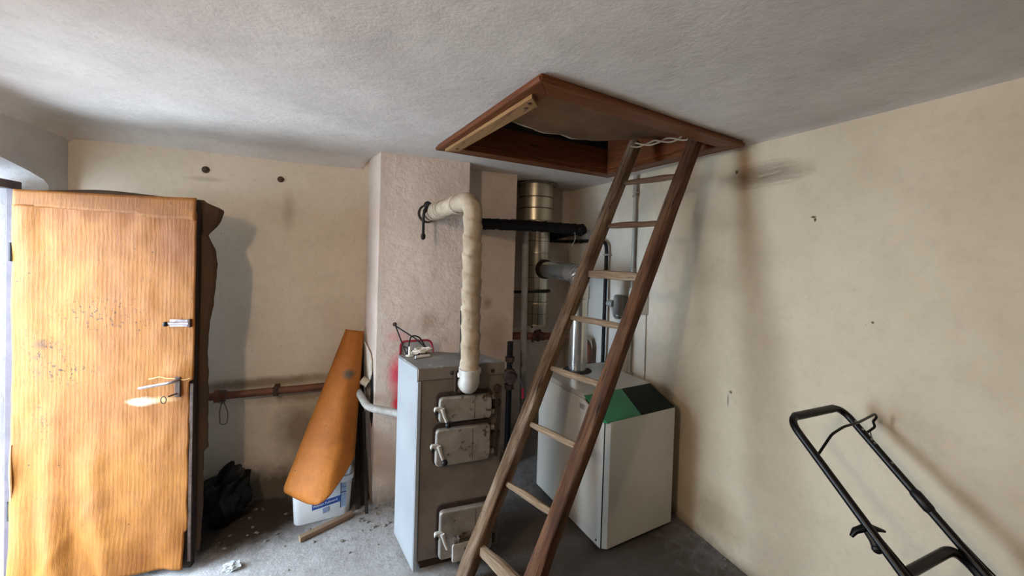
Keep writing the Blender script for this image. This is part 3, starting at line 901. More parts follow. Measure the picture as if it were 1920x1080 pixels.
def fire_door(x0, x1, z0, z1, knob=True):
    # sooty seat on the body, then the cast door, its raised rib, handle and hinge
    MB().prism(rrect(x0 - 0.012, x1 + 0.01, z0 - 0.006, z1 + 0.02, 0.03, 0.0), 0.010, V((0, -1, 0))).build('door_seat', M['soot'], st, bevel=0.002)
    d = MB().prism(rrect(x0, x1, z0, z1, 0.022, 0.010), 0.032, V((0, -1, 0))).build('fire_door', M['iron_silver'], st, bevel=0.009, seg=3)
    xm = x0 + (x1 - x0) * 0.66
    MB().prism([fpt(xm - 0.0012, z0 + 0.012, 0.040), fpt(xm + 0.0012, z0 + 0.012, 0.040), fpt(xm + 0.0012, z1 - 0.012, 0.040), fpt(xm - 0.0012, z1 - 0.012, 0.040)], 0.003, V((0, -1, 0))).build('cast_seam', M['soot'], d)
    zc = z0 + (z1 - z0) * 0.55
    MB().prism(rrect(x0 - 0.028, x0 + 0.022, zc - 0.014, zc + 0.016, 0.012, 0.030), 0.022, V((0, -1, 0))).build('latch', M['white_iron'], d, bevel=0.004)
    MB().lathe([(0.011, 0), (0.011, 0.010), (0.006, 0.014), (0.001, 0.015)], fpt(x0 - 0.018, zc - 0.008, 0.052), (0, -1, 0), 8).build('latch_bolt', M['black_iron'], d)
    MB().sweep([fpt(x0 + 0.012, zc + 0.012, 0.058), fpt(x0 + 0.022, zc - 0.025, 0.066), fpt(x0 + 0.036, zc - 0.062, 0.074)], [0.012, 0.009, 0.007], 10).build('handle', M['white_iron'], d)
    if knob:
        MB().blob(fpt(x0 + 0.040, zc - 0.068, 0.080), 0.017, 3).build('knob', M['black_plastic'], d)
    return d
def hinge(x, z):
    h = MB().box((x, fy(x) - 0.026, z - 0.012), (x + 0.045, fy(x) - 0.002, z + 0.012)).build('hinge', M['iron_silver'], st, bevel=0.005)
    MB().sweep([fpt(x + 0.033, z - 0.022, 0.024), fpt(x + 0.033, z + 0.022, 0.024)], 0.011, 10).build('hinge_pin', M['soot'], h)
fire_door(0.444, 0.733, 0.800, 0.934)
fire_door(0.430, 0.730, 0.570, 0.766)
fire_door(0.462, 0.757, 0.062, 0.322, knob=False)
for z in (0.905, 0.825, 0.735, 0.60, 0.275, 0.11):
    hinge(0.734, z)
MB().sweep([fpt(0.767, 0.59, 0.024), fpt(0.767, 0.92, 0.024)], 0.007, 10).build('hinge_rod', M['soot'], st)
# heart-shaped soot casting above the hinges
for z in (0.95, 0.87, 0.69):
    MB().blob(fpt(0.772, z, 0.012), 0.024, 2, 0.25, sc=(1, 0.7, 1.1), seed=z).build('hinge_boss', M['soot'], st)
# ash-door draught flap with its adjusting screw
fl = MB().prism(rrect(0.528, 0.66, 0.05, 0.148, 0.012, 0.050), 0.012, V((0, -1, 0))).build('draught_flap', M['white_iron'], st, bevel=0.005)
MB().sweep([fpt(0.535, 0.168, 0.055), fpt(0.66, 0.176, 0.055)], 0.006, 8).build('flap_hinge', M['rusty_metal'], fl)
MB().lathe([(0.018, 0), (0.018, 0.008), (0.012, 0.010), (0.012, 0.02), (0.017, 0.022), (0.017, 0.03), (0.001, 0.031)], fpt(0.535, 0.168, 0.055), (1, 0, 0.05), 12).build('adjusting_nut', M['latch_metal'], fl)
MB().lathe([(0.009, 0), (0.009, 0.02), (0.005, 0.022), (0.001, 0.03)], fpt(0.60, 0.115, 0.06), (0, -1, 0), 8).build('flap_stud', M['rusty_metal'], fl)
# flow outlet: flange with bolts and the white elbow that carries the riser
fg = MB().prism(rrect(0.525, 0.66, 0.95, 1.065, 0.02, 0.013), 0.014, V((0, -1, 0))).build('flange', M['soot'], st, bevel=0.003)
for x, z in ((0.548, 1.052), (0.552, 0.965)):
    MB().lathe([(0.014, 0), (0.014, 0.012), (0.008, 0.014), (0.008, 0.024), (0.001, 0.025)], fpt(x, z, 0.026), (0, -1, 0), 6).build('flange_bolt', M['rusty_metal'], fg)
MB().sweep(arc([fpt(0.528, 0.96, 0.03), fpt(0.528, 1.078, 0.03), fpt(0.565, 1.082, 0.03)], 0.02), 0.006, 8).build('gasket_edge', M['soot'], fg)
# ================================================================== riser pipe (cloth-wrapped)
PC = V((0.592, 1.955, 0))
ris = thing('riser_pipe', (0.592, 1.955, 1.0), 'fat cloth-wrapped heating pipe rising from the grey stove and bending into the chimney', 'pipe')
elb = arc([V((0.592, 2.02, 1.005)), V((0.592, 1.955, 1.005)), V((0.592, 1.955, 1.085))], 0.055)
MB().sweep(fine(elb, 0.02), 0.052, 20).build('elbow', M['white_iron'], ris, smooth=60)
MB().lathe([(0.05, 0), (0.058, 0.002), (0.058, 0.022), (0.05, 0.024)], (0.592, 1.955, 1.072), (0, 0, 1), 24).build('elbow_collar', M['white_iron'], ris)
path = fine(arc([V((0.592, 1.955, 1.09)), V((0.583, 1.955, 1.985)), V((0.472, 2.68, 1.963))], 0.10, 10), 0.006)
def wrapf(pitch, amp, sd, br=0.02):
    def f(d, a):
        ph = (d / pitch + a / (2 * PI)) % 1
        return 1 + amp * (ph - 0.5) - (0.06 if ph > 0.93 else 0) + br * noise.noise(V((math.cos(a) * 2, math.sin(a) * 2, d * 14 + sd)))
    return f
MB().sweep(path, 0.050, 24, rfun=wrapf(0.095, 0.17, 1, 0.06)).build('cloth_wrapping', M['wrap'], ris, smooth=60)
# cord windings on the upper run
mb = MB()
q0, q1 = V((0.579, 1.99, 1.985)), V((0.472, 2.68, 1.963))
dr = (q1 - q0).normalized()
for t0, turns, ln in ((0.22, 2, 0.03), (0.55, 4, 0.14), (0.80, 3, 0.08)):
    pts_ = []
    for k in range(turns * 14):
        a = 2 * PI * k / 14
        s1 = V((0, 0, 1)); s2 = dr.cross(s1).normalized()
        pts_.append(q0.lerp(q1, t0) + dr * (ln * k / (turns * 14)) + (s1 * math.cos(a) + s2 * math.sin(a)) * 0.055)
    MB().sweep(pts_, 0.0026, 5).build('binding_cord', M['cord_pale'], ris)
MB().lathe([(0.052, 0), (0.064, 0.001), (0.062, 0.012), (0.052, 0.014)], q1 - dr * 0.0 + V((0.0, 0.012, 0)), -dr, 20).build('wall_collar', M['soot'], ris)
# valve body with its long black lever, at the wall end
vb = q0.lerp(q1, 0.84)
va = MB().lathe([(0.001, -0.002), (0.026, 0), (0.026, 0.03), (0.02, 0.034), (0.001, 0.036)], vb + V((-0.028, -0.02, 0.034)), (-0.5, -0.8, 0.2), 8).build('valve_stem', M['black_iron'], ris)
lp = arc([vb + V((-0.042, -0.045, 0.030)), vb + V((-0.068, -0.055, -0.018)), vb + V((-0.066, -0.05, -0.16))], 0.02)
MB().sweep(lp, [0.012] * 3 + [0.009] * (len(lp) - 3), 10).build('valve_lever', M['black_iron'], va)
MB().blob(vb + V((-0.066, -0.05, -0.165)), 0.016, 2, sc=(1, 1, 1.5)).build('lever_knob', M['black_iron'], va)
MB().lathe([(0.054, -0.012), (0.058, -0.010), (0.058, 0.010), (0.054, 0.012)], vb + dr * 0.01, dr, 20).build('valve_band', M['rusty_metal'], ris)

# thermometer tube standing on the flow outlet
th = thing('boiler_thermometer', (0.553, 1.99, 1.06), 'thin white thermometer tube standing beside the wrapped pipe on the stove', 'thermometer')
MB().lathe([(0.02, 0), (0.02, 0.02), (0.014, 0.024), (0.014, 0.05), (0.01, 0.055), (0.01, 0.075), (0.006, 0.08)], (0.553, 1.985, 1.045), (0, 0, 1), 14).build('socket', M['white_iron'], th)
MB().sweep([V((0.553, 1.985, 1.10)), V((0.549, 1.985, 1.42))], 0.0085, 10).build('glass_tube', M['plastic_white'], th)
MB().sweep([V((0.542, 1.979, 1.12)), V((0.539, 1.979, 1.40))], 0.003, 6).build('scale_slot', M['black_iron'], th)

# red-rimmed plate with wire frame, hung on a nail, resting behind the stove lid
hk = thing('wall_nail', (0.275, 2.69, 1.213), 'round-headed nail in the chimney front above the stove', 'nail')
MB().lathe([(0.004, 0), (0.004, 0.04), (0.014, 0.042), (0.013, 0.05), (0.001, 0.053)], (0.275, 2.70, 1.213), (0, -1, 0), 12).build('nail_head', M['rusty_metal'], hk)
rk = thing('wire_rack', (0.40, 2.55, 1.0), 'black wire rack with red-rimmed grey plate hanging over the stove top', 'rack')
def ry(z): return 2.655 - 0.0 * z
pl = [V((0.305, 2.60, 0.985)), V((0.305, 2.60, 1.115)), V((0.515, 2.60, 1.115)), V((0.515, 2.60, 0.985))]
pa = arc([V((0.31, 2.62, 0.98)), V((0.312, 2.62, 1.105)), V((0.508, 2.60, 1.108)), V((0.535, 2.60, 0.98))], 0.035)
MB().sweep(pa, 0.007, 8).build('rim', M['red_plastic'], rk)
MB().prism([p + V((0, 0.002, 0)) for p in pa], 0.006, V((0, 1, 0))).build('plate', M['grey_plate'], rk)
for p in ([V((0.278, 2.645, 1.208)), V((0.345, 2.50, 1.02)), V((0.352, 2.48, 1.0))], [V((0.278, 2.645, 1.205)), V((0.40, 2.56, 1.13)), V((0.48, 2.48, 1.06))],
          arc([V((0.335, 2.50, 1.02)), V((0.362, 2.52, 1.165)), V((0.418, 2.52, 1.152)), V((0.468, 2.50, 1.06))], 0.03), [V((0.33, 2.58, 1.08)), V((0.42, 2.50, 1.03))]):
    MB().sweep(p, 0.0045, 8).build('wire', M['black_iron'], rk)

# odds and ends on the stove lid
lt = topz + 0.010
cn = thing('candle_stub', (0.322, 2.27, lt), 'short white candle stub standing on the stove lid', 'candle')
MB().lathe([(0.001, 0), (0.022, 0.0), (0.024, 0.003), (0.012, 0.006), (0.0075, 0.008), (0.0075, 0.052), (0.006, 0.055), (0.001, 0.056)], (0.322, 2.27, lt), (0, 0, 1), 14).build('wax', M['cable_white'], cn)
MB().sweep([V((0.322, 2.27, lt + 0.054)), V((0.323, 2.27, lt + 0.062))], 0.001, 6).build('wick', M['black_iron'], cn)
mb = MB()
pts_ = []
for k in range(90):
    a = k * 0.52
    pts_.append(V((0.395 + (0.048 + 0.014 * math.sin(k * 0.37)) * math.cos(a), 2.285 + 0.028 * math.sin(a) * (1 + 0.3 * math.sin(k * .5)), lt + 0.008 + 0.018 * (0.5 + 0.5 * math.sin(k * 0.9)) + 0.00012 * k)))
mb.sweep(pts_, 0.0048, 7)
tag(mb.build('cable_bundle', M['cable_white'], smooth=60), 'tangled bundle of white cable on the stove lid', 'cable')
rod = MB().sweep([V((0.345, 2.205, lt + 0.0085)), V((0.43, 2.222, lt + 0.0085))], 0.0085, 12).build('plastic_rod', M['plastic_white'])
tag(rod, 'short white plastic rod lying at the front of the stove lid', 'rod')
for k in range(6):
    x, y = 0.358 + 0.011 * k, 2.232 + 0.012 * ((k * 7) % 3)
    b_ = MB().sweep([V((x, y, lt + 0.007)), V((x + 0.016, y + 0.014 * (-1) ** k, lt + 0.018))], 0.0055, 6)
    b_.lathe([(0.009, 0), (0.009, 0.006), (0.001, 0.0065)], V((x, y, lt + 0.008)), (-1, 0.3 * (-1) ** k, -0.4), 6)
    tag(b_.build('bolt', M['rusty_metal']), 'small dark bolt in the little heap beside the white rod', 'bolt', 'bolts heaped on the stove lid')

# ================================================================== pipes to the left of the stove
bp = thing('wall_pipe', (-0.7, 2.95, 0.70), 'brown painted heating pipe running low along the back wall', 'pipe')
wp = [V((-1.45, 2.955, 0.745)), V((-0.86, 2.955, 0.745)), V((-0.02, 2.955, 0.745))]
MB().sweep(fine(wp, 0.05), 0.024, 14, rfun=lambda d, a: 1 + 0.05 * noise.noise(V((d * 12, a, 0)))).build('pipe_run', M['rust_pipe'], bp)
MB().lathe([(0.03, 0), (0.036, 0.004), (0.036, 0.03), (0.04, 0.034), (0.04, 0.06), (0.03, 0.064)], (-0.72, 2.955, 0.745), (-1, 0, 0), 12).build('coupling', M['rust_pipe'], bp)
for x in (-0.46, -1.2):
    MB().box((x, 2.93, 0.715), (x + 0.03, 3.012, 0.775)).build('pipe_bracket', M['rusty_metal'], bp, bevel=0.004)
wl = arc([V((-0.02, 2.955, 0.748)), V((0.035, 2.90, 0.755)), V((0.115, 2.55, 0.715)), V((0.30, 2.40, 0.712)), V((0.34, 2.29, 0.712))], 0.07)
wpo = MB().sweep(fine(wl, 0.02), 0.023, 14).build('return_pipe', M['return_paint'], smooth=60)
tag(wpo, 'crooked white painted pipe bending round the chimney corner into the stove', 'pipe')
cl = MB().sweep([V((0.085, 2.80, 0.815)), V((0.125, 2.78, 0.79))], 0.028, 12).build('pipe_stub', M['wrap'])
tag(cl, 'short stub of wrapped pipe poking out above the crooked white pipe', 'pipe')
ww = MB()
pts_ = [V((-0.735 + 0.018 * math.cos(a), 2.925 - 0.012 * math.sin(a * 0.5), 0.745 + 0.038 * math.sin(a))) for a in [k * 0.45 for k in range(30)]]
ww.sweep(pts_, 0.0024, 6)
ww.sweep(arc([V((-0.735, 2.928, 0.72)), V((-0.752, 2.94, 0.65)), V((-0.747, 2.94, 0.565)), V((-0.712, 2.94, 0.565)), V((-0.705, 2.94, 0.64)), V((-0.73, 2.928, 0.72))], 0.03), 0.0026, 6)
tag(ww.build('wire_loop', M['wire']), 'loop of thin wire hanging from the brown wall pipe', 'wire')

# ================================================================== curled board, tub, offcut, laths
def curled(u, v):
    t = v
    L = V((-0.025, 2.965, 1.135)).lerp(V((-0.358, 2.58, 0.232)), t)
    Mx = V((0.032, 2.875, 1.138)).lerp(V((-0.120, 2.365, 0.205)), t)
    Rt = V((0.092, 2.945, 1.118)).lerp(V((0.045, 2.60, 0.395)), t)
    w = 1.0 + 1.3 * t
    b0, b1, b2 = (1 - u) ** 2, 2 * u * (1 - u) * w, u ** 2
    p = (L * b0 + Mx * b1 + Rt * b2) / (b0 + b1 + b2)
    p += V((0, 0, 1)) * (0.006 * noise.noise(V((u * 7, 0, 1))) * t ** 6)
    p += V((0, -1, 0)) * (0.006 * noise.noise(V((u * 3, v * 5, 0))))
    # the lower left edge rolls under
    if t > 0.93 and u < 0.45:
        p += V((0.02, 0.05, -0.005)) * ((t - 0.93) / 0.07) ** 2 * (1 - u / 0.45)
    return p
cb = MB().grid(curled, 28, 60).build('curled_board', M['board_curled'], smooth=70, solid=0.006)
tag(cb, 'curled ochre fibreboard offcut leaning over the white tub against the wall', 'board')

tb = thing('paint_tub', (-0.14, 2.745, 0), 'white plastic paint tub with blue label under the curled board', 'tub', math.radians(4))
def tub_ring(z, sc, r=0.038, n=7):
    P = []
    hx, hy = 0.172 * sc, 0.112 * sc
    for cx, cy, a0 in ((hx - r, hy - r, 0), (-hx + r, hy - r, 90), (-hx + r, -hy + r, 180), (hx - r, -hy + r, 270)):
        for k in range(n + 1):
            a = math.radians(a0 + 90 * k / n)
            P.append(V((cx + r * math.cos(a), cy + r * math.sin(a), z)))
    return P
def loft(rings, capb=True):
    mb = MB()
    n = len(rings[0])
    vs = [p for r in rings for p in r]
    fs = [(i * n + k, i * n + (k + 1) % n, (i + 1) * n + (k + 1) % n, (i + 1) * n + k) for i in range(len(rings) - 1) for k in range(n)]
    if capb: fs.append(tuple(range(n))[::-1])
    return mb.add(vs, fs)
loft([tub_ring(0.0, 0.90), tub_ring(0.006, 0.925), tub_ring(0.25, 1.0), tub_ring(0.252, 0.985), tub_ring(0.012, 0.90), tub_ring(0.010, 0.5)]).build('bucket', M['tub'], tb, world=False, smooth=60)
loft([tub_ring(0.225, 1.0), tub_ring(0.225, 1.035), tub_ring(0.258, 1.045), tub_ring(0.260, 0.98)], False).build('rim', M['tub'], tb, world=False, smooth=50)
def tf(x, z, out=0.002):
    s = 0.925 + 0.075 * (z - 0.006) / 0.244
    return V((x, -0.112 * s - out, z))
def patch(x0, x1, z0, z1, m, nm, out=0.0015, sk=0.0):
    MB().prism([tf(x0, z0, out), tf(x1, z0 + sk, out), tf(x1, z1 + sk, out), tf(x0, z1, out)], 0.001, V((0, -1, 0))).build(nm, m, tb, world=False, smooth=0)
patch(-0.060, 0.100, 0.080, 0.120, M['label_blue'], 'label_band', 0.0015, 0.020)
patch(0.104, 0.134, 0.06, 0.215, M['label_grey'], 'label_panel')
patch(0.100, 0.104, 0.055, 0.22, M['label_line'], 'label_line', 0.0018)
patch(0.104, 0.134, 0.155, 0.159, M['label_line'], 'label_line', 0.003)
patch(0.104, 0.134, 0.19, 0.193, M['label_line'], 'label_line', 0.003)
patch(0.0, 0.035, 0.044, 0.076, M['label_grey'], 'label_picture', 0.0015, 0.01)
def lettering(txt, size, loc, rot, m, parent, nm='lettering'):
    cu = bpy.data.curves.new(nm, 'FONT')
    cu.body = txt; cu.size = size; cu.extrude = 0.0004
    tmp = bpy.data.objects.new(nm + '_tmp', cu)
    COL.objects.link(tmp)
    dg = bpy.context.evaluated_depsgraph_get()
    me = bpy.data.meshes.new_from_object(tmp.evaluated_get(dg))
    bpy.data.objects.remove(tmp)
    me.materials.clear(); me.materials.append(m)
    o = bpy.data.objects.new(nm, me)
    COL.objects.link(o)
    o.parent = parent; o.location = loc; o.rotation_euler = rot
    return o
lettering('Polysyn Fullwand', 0.0200, tf(-0.052, 0.094, 0.0035), (PI / 2, -math.radians(8), 0), M['ink_white'], tb)

mb = MB().sweep([V((-0.243, 2.492, 0.0165)), V((0.04, 2.62, 0.0165))], 1.0, 16, up=V((0, 0, 1)), prof=rect(0.0155, 0.018))
tag(mb.build('wood_offcut', M['wood_stick'], smooth=40), 'short square wood offcut on the floor in front of the tub', 'offcut')
for i, (a, b, w, lb) in enumerate((((0.105, 2.70, 0.01), (0.075, 2.93, 1.03), 0.016, 'dark grimy lath leaning in the corner, nearest the chimney'),
                                   ((0.070, 2.67, 0.01), (0.055, 2.965, 0.98), 0.014, 'dark grimy lath leaning in the corner, behind the curled board'),
                                   ((0.125, 2.60, 0.01), (0.098, 2.74, 0.62), 0.010, 'short thin lath leaning at the chimney foot'))):
    o = MB().sweep([V(a), V(b)], 1.0, 14, up=V((1, 0, 0)), prof=rect(w, w * 0.55)).build('lath', M['wood_dark'], smooth=40)
    tag(o, lb, 'lath', 'laths in the chimney corner')

# ================================================================== black bag and litter behind the door
bgm = MB()
bgm.blob((-0.70, 2.82, 0.17), 0.165, 4, 0.55, 9, (0.75, 0.6, 1.0), 3)
bgo = bgm.build('rubbish_bag', M['bag'], smooth=40)
tag(bgo, 'crumpled black rubbish bag on the floor behind the door', 'bag')
for v_ in bgo.data.vertices:
    v_.co.z = max(v_.co.z, 0.003)
    if v_.co.z > 0.26:
        v_.co.x += (v_.co.z - 0.26) * 0.6
mb = MB().blob((-0.545, 2.40, 0.018), 0.032, 3, 0.9, 14, (1.2, 0.8, 0.6), 5)
tag(mb.build('plastic_scrap', M['cellophane'], smooth=20), 'crumpled clear plastic scrap on the bright floor near the door', 'litter')
mb = MB()
for k in range(70):
    zone = random.random()
    if zone < 0.35: x, y = random.uniform(-0.72, 0.1), random.uniform(2.55, 2.97)
    elif zone < 0.6: x, y = random.uniform(0.08, 0.3), random.uniform(2.45, 2.68)
    elif zone < 0.8: x, y = random.uniform(1.92, 2.01), random.uniform(1.2, 1.75)
    else: x, y = random.uniform(-0.6, 0.3), random.uniform(2.2, 2.6)
    r = random.uniform(0.003, 0.011)
    mb.blob((x, y, r * 0.4), r, 1, 0.5, 9, (1.2, 1, 0.6), k)
tag(mb.build('plaster_crumbs', M['rubble'], smooth=0), 'crumbs of plaster and grit scattered along the wall foot', 'crumbs', kind='stuff')

# ================================================================== gas boiler
ga = math.radians(5.5)
gb = thing('gas_boiler', (1.353, 1.777, 0), 'cream gas boiler with green and black sloping panel by the right wall', 'boiler', ga)
GW, GD = 0.56, 0.72
def gpoly(pts, x0, x1, nm, m, bevel=0.004, par=None):
    return MB().prism([V((x0, y, z)) for y, z in pts], x1 - x0, V((1, 0, 0))).build(nm, m, par or gb, world=False, bevel=bevel)
gpoly([(0.024, 0.028), (0.024, 0.752), (0.205, 0.826), (GD, 0.826), (GD, 0.028)], 0.0, GW, 'casing', M['enamel'], 0.006)
MB().box((0.03, 0.05, 0.0), (GW - 0.03, GD - 0.04, 0.03)).build('plinth', M['gap'], gb, world=False)
gpoly([(0.20, 0.829), (0.196, 0.850), (0.212, 0.862), (GD + 0.005, 0.862), (GD + 0.005, 0.829)], -0.006, GW + 0.004, 'lid', M['enamel_lid'], 0.008)
# front door panel with bevelled left edge
MB().prism([V((0.004, 0.020, 0.034)), V((0.030, 0.0, 0.034)), V((GW + 0.002, 0.0, 0.034)), V((GW + 0.002, 0.020, 0.034))], 0.732).build('front_panel', M['enamel'], gb, world=False, bevel=0.003)
MB().box((0.0, 0.0205, 0.03), (GW, 0.0235, 0.765)).build('panel_gap', M['gap'], gb, world=False)
def slope(x0b, x1b, x0t, x1t, nm, m, lift=0.0):
    a, b = V((0, 0.0, 0.772)), V((0, 0.205, 0.857))
    n = (b - a).cross(V((1, 0, 0))).normalized()
    if n.y > 0: n = -n
    q = [a + V((x0b, 0, 0)), a + V((x1b, 0, 0)), b + V((x1t, 0, 0)), b + V((x0t, 0, 0))]
    return MB().prism([p + n * lift for p in q], 0.014, -n).build(nm, m, gb, world=False, bevel=0.002)
slope(0.006, 0.265, 0.006, 0.30, 'green_fascia', M['green'])
slope(0.266, GW, 0.301, GW, 'control_window', M['green_dark'])
gpoly([(0.0, 0.766), (0.0, 0.772), (0.205, 0.857), (0.215, 0.857), (0.03, 0.76)], -0.004, 0.006, 'fascia_cheek', M['green'], 0.001)
gpoly([(0.010, 0.764), (0.022, 0.775), (0.205, 0.850), (0.205, 0.828), (0.026, 0.752)], 0.006, GW, 'fascia_back', M['gap'], 0)
gv = MB().box((-0.003, 0.20, 0.765), (0.001, 0.25, 0.80)).build('side_louvre', M['enamel_lid'], gb, world=False, bevel=0.001)
for k in range(3):
    MB().box((-0.0045, 0.205, 0.772 + 0.009 * k), (-0.002, 0.245, 0.775 + 0.009 * k)).build('slot', M['gap'], gv, world=False)
MB().lathe([(0.006, 0), (0.006, 0.003), (0.001, 0.004)], (0.0, 0.06, 0.06), (-1, 0, 0), 8).build('screw', M['black_iron'], gb, world=False)
MB().lathe([(0.072, 0), (0.105, 0.0005), (0.104, 0.003), (0.072, 0.004)], (0.262, 0.62, 0.862), (0, 0, 1), 28).build('flue_opening', M['gap'], gb, world=False)
MB().blob((0.45, 0.42, 0.8625), 0.02, 2, 0.9, 9, (1.3, 0.8, 0.12), 4).build('dirt_spot', M['soot'], gb, world=False)

# gas flue pipe
GF = V((1.353, 1.777, 0)) + Matrix.Rotation(ga, 3, 'Z') @ V((0.262, 0.62, 0))
gf = thing('boiler_flue_pipe', (GF.x, GF.y, 0.866), 'bright steel flue pipe with ribbed elbow rising from the gas boiler', 'flue pipe')
MB().sweep([V((GF.x, GF.y, 0.866)), V((GF.x, GF.y, 1.41))], 0.066, 32).build('straight_pipe', M['flue_plain'], gf, smooth=60)
ep = fine(arc([V((GF.x, GF.y, 1.39)), V((GF.x, GF.y, 1.575)), V((1.575, 2.72, 1.575))], 0.15, 14), 0.004)
tot = sum((b - a).length for a, b in zip(ep, ep[1:]))
MB().sweep(ep, 0.069, 28, rfun=lambda d, a: 1 + (0.07 * abs(math.sin(d * PI / 0.026)) if d < tot - 0.14 else 0.02)).build('ribbed_elbow', M['flue_plain'], gf, smooth=70)
MB().sweep([V((1.576, 2.70, 1.575)), V((1.590, 3.07, 1.575))], 0.070, 28).build('branch_pipe', M['flue_plain'], gf, smooth=60)
MB().lathe([(0.07, 0), (0.086, 0.002), (0.086, 0.03), (0.07, 0.034)], (1.589, 3.04, 1.575), (0.03, 1, 0), 28).build('branch_collar', M['soot'], gf)

# main flue
mf = thing('chimney_flue', (1.595, 3.2, 1.06), 'tall seamed steel chimney flue hanging in the wall recess', 'flue')
FX = 1.592
MB().lathe([(0.098, 0), (0.102, 0.004), (0.102, 0.97)], (FX, 3.2, 1.055), (0, 0, 1), 40).build('flue_pipe', M['flue'], mf, smooth=60)
MB().lathe([(0.102, 0), (0.150, 0.004), (0.150, 0.34), (0.14, 0.345)], (FX - 0.035, 3.2, 2.008), (0, 0, 1), 40).build('flue_jacket', M['flue_top'], mf, smooth=60)
for z in (2.12, 2.22):
    MB().lathe([(0.150, -0.004), (0.153, -0.002), (0.153, 0.002), (0.150, 0.004)], (FX - 0.035, 3.2, z), (0, 0, 1), 40).build('jacket_seam', M['soot'], mf)
MB().lathe([(0.15, 0), (0.20, 0.001), (0.19, 0.012), (0.15, 0.02)], (FX - 0.035, 3.2, 2.335), (0, 0, 1), 24).build('ceiling_collar', M['rubble'], mf)
for z, mm in ((1.06, M['flue_top']), (1.26, M['flue_top']), (1.72, M['flue_top']), (1.86, M['flue_top'])):
    MB().lathe([(0.102, -0.006), (0.1055, -0.004), (0.1055, 0.004), (0.102, 0.006)], (FX, 3.2, z), (0, 0, 1), 36).build('seam_band', mm, mf)
MB().lathe([(0.008, 0), (0.008, 0.025), (0.001, 0.026)], (FX - 0.05, 3.18, 1.055), (0, 0, -1), 10).build('drain_stub', M['black_iron'], mf)
sb = MB().sweep([V((1.25, 3.085, 1.372)), V((FX - 0.05, 3.085, 1.372)), V((FX + 0.05, 3.092, 1.37)), V((FX + 0.11, 3.15, 1.37)), V((FX + 0.13, 3.39, 1.37))], 1.0, 8, up=V((0, 0, 1)), prof=rect(0.012, 0.004)).build('support_strap', M['black_iron'], mf)

# grey-wrapped downpipe beside the flue
dp = fine([V((1.375, 3.02, 1.93)), V((1.385, 3.02, 1.2)), V((1.40, 3.02, 0.42)), V((1.40, 3.02, 0.004))], 0.01)
o = MB().sweep(dp, 0.028, 16, rfun=wrapf(0.12, 0.08, 4, 0.05)).build('wrapped_downpipe', M['wrap_grey'], smooth=60)
tag(o, 'thin grey wrapped pipe hanging in front of the steel chimney flue', 'pipe')

# black wrapped pipe across the flue
bk = thing('black_pipe', (1.3, 2.84, 1.94), 'thick black wrapped pipe crossing in front of the steel chimney flue', 'pipe')
path = fine(arc([V((0.70, 2.79, 1.925)), V((1.30, 2.80, 1.932)), V((1.79, 2.82, 1.93)), V((1.80, 3.42, 1.88))], 0.06, 8), 0.008)
MB().sweep(path, 0.043, 20, rfun=wrapf(0.07, 0.12, 9, 0.12)).build('wrapping', M['black_pipe'], bk, smooth=60)
MB().blob((1.795, 2.815, 1.925), 0.054, 3, 0.25, 8, (1, 1, 0.95), 2).build('elbow_wrap', M['black_pipe'], bk, smooth=60)
MB().sweep(arc([V((1.72, 2.785, 1.90)), V((1.725, 2.775, 1.85)), V((1.69, 2.775, 1.78))], 0.03), 0.003, 6).build('loose_string', M['wrap_grey'], bk)

# thin black pipe
tp = thing('thin_black_pipe', (1.99, 2.70, 0.7), 'thin black pipe bending down the wall behind the gas boiler', 'pipe')
path = arc([V((1.69, 3.37, 1.84)), V((1.98, 3.37, 1.84)), V((1.985, 2.70, 1.84)), V((1.985, 2.70, 0.50))], 0.09)
MB().sweep(path, 0.0155, 12).build('pipe_run', M['black_iron'], tp, smooth=60)
for z in (0.80, 1.72):
    c = MB().box((1.966, 2.68, z - 0.008), (2.034, 2.72, z + 0.008)).build('pipe_clip', M['galv'], tp, bevel=0.003)
for y in (2.86, 3.1):
    MB().lathe([(0.0155, -0.012), (0.02, -0.010), (0.02, 0.010), (0.0155, 0.012)], (1.983, y, 1.84), (0, 1, 0), 12).build('joint', M['rusty_metal'], tp)

# rusty pipe with its valve behind the gas boiler
rp_ = thing('rusty_pipe', (1.7, 2.95, 0.9), 'rust-brown pipe curving down behind the gas boiler flue', 'pipe')
MB().sweep(fine(arc([V((1.30, 3.08, 0.99)), V((1.78, 2.96, 0.985)), V((1.955, 2.87, 0.96)), V((1.955, 2.87, 0.45))], 0.16, 10), 0.02), 0.032, 14).build('pipe_run', M['rust_pipe'], rp_, smooth=60)
vv = MB().blob((1.53, 3.02, 0.99), 0.052, 3, 0.5, 8, (1.3, 0.9, 0.9), 6).build('valve_body', M['dark_red'], rp_, smooth=50)
MB().sweep([V((1.50, 3.0, 1.0)), V((1.455, 2.97, 0.99)), V((1.445, 2.96, 0.955))], 0.012, 8).build('valve_tap', M['dark_red'], vv)

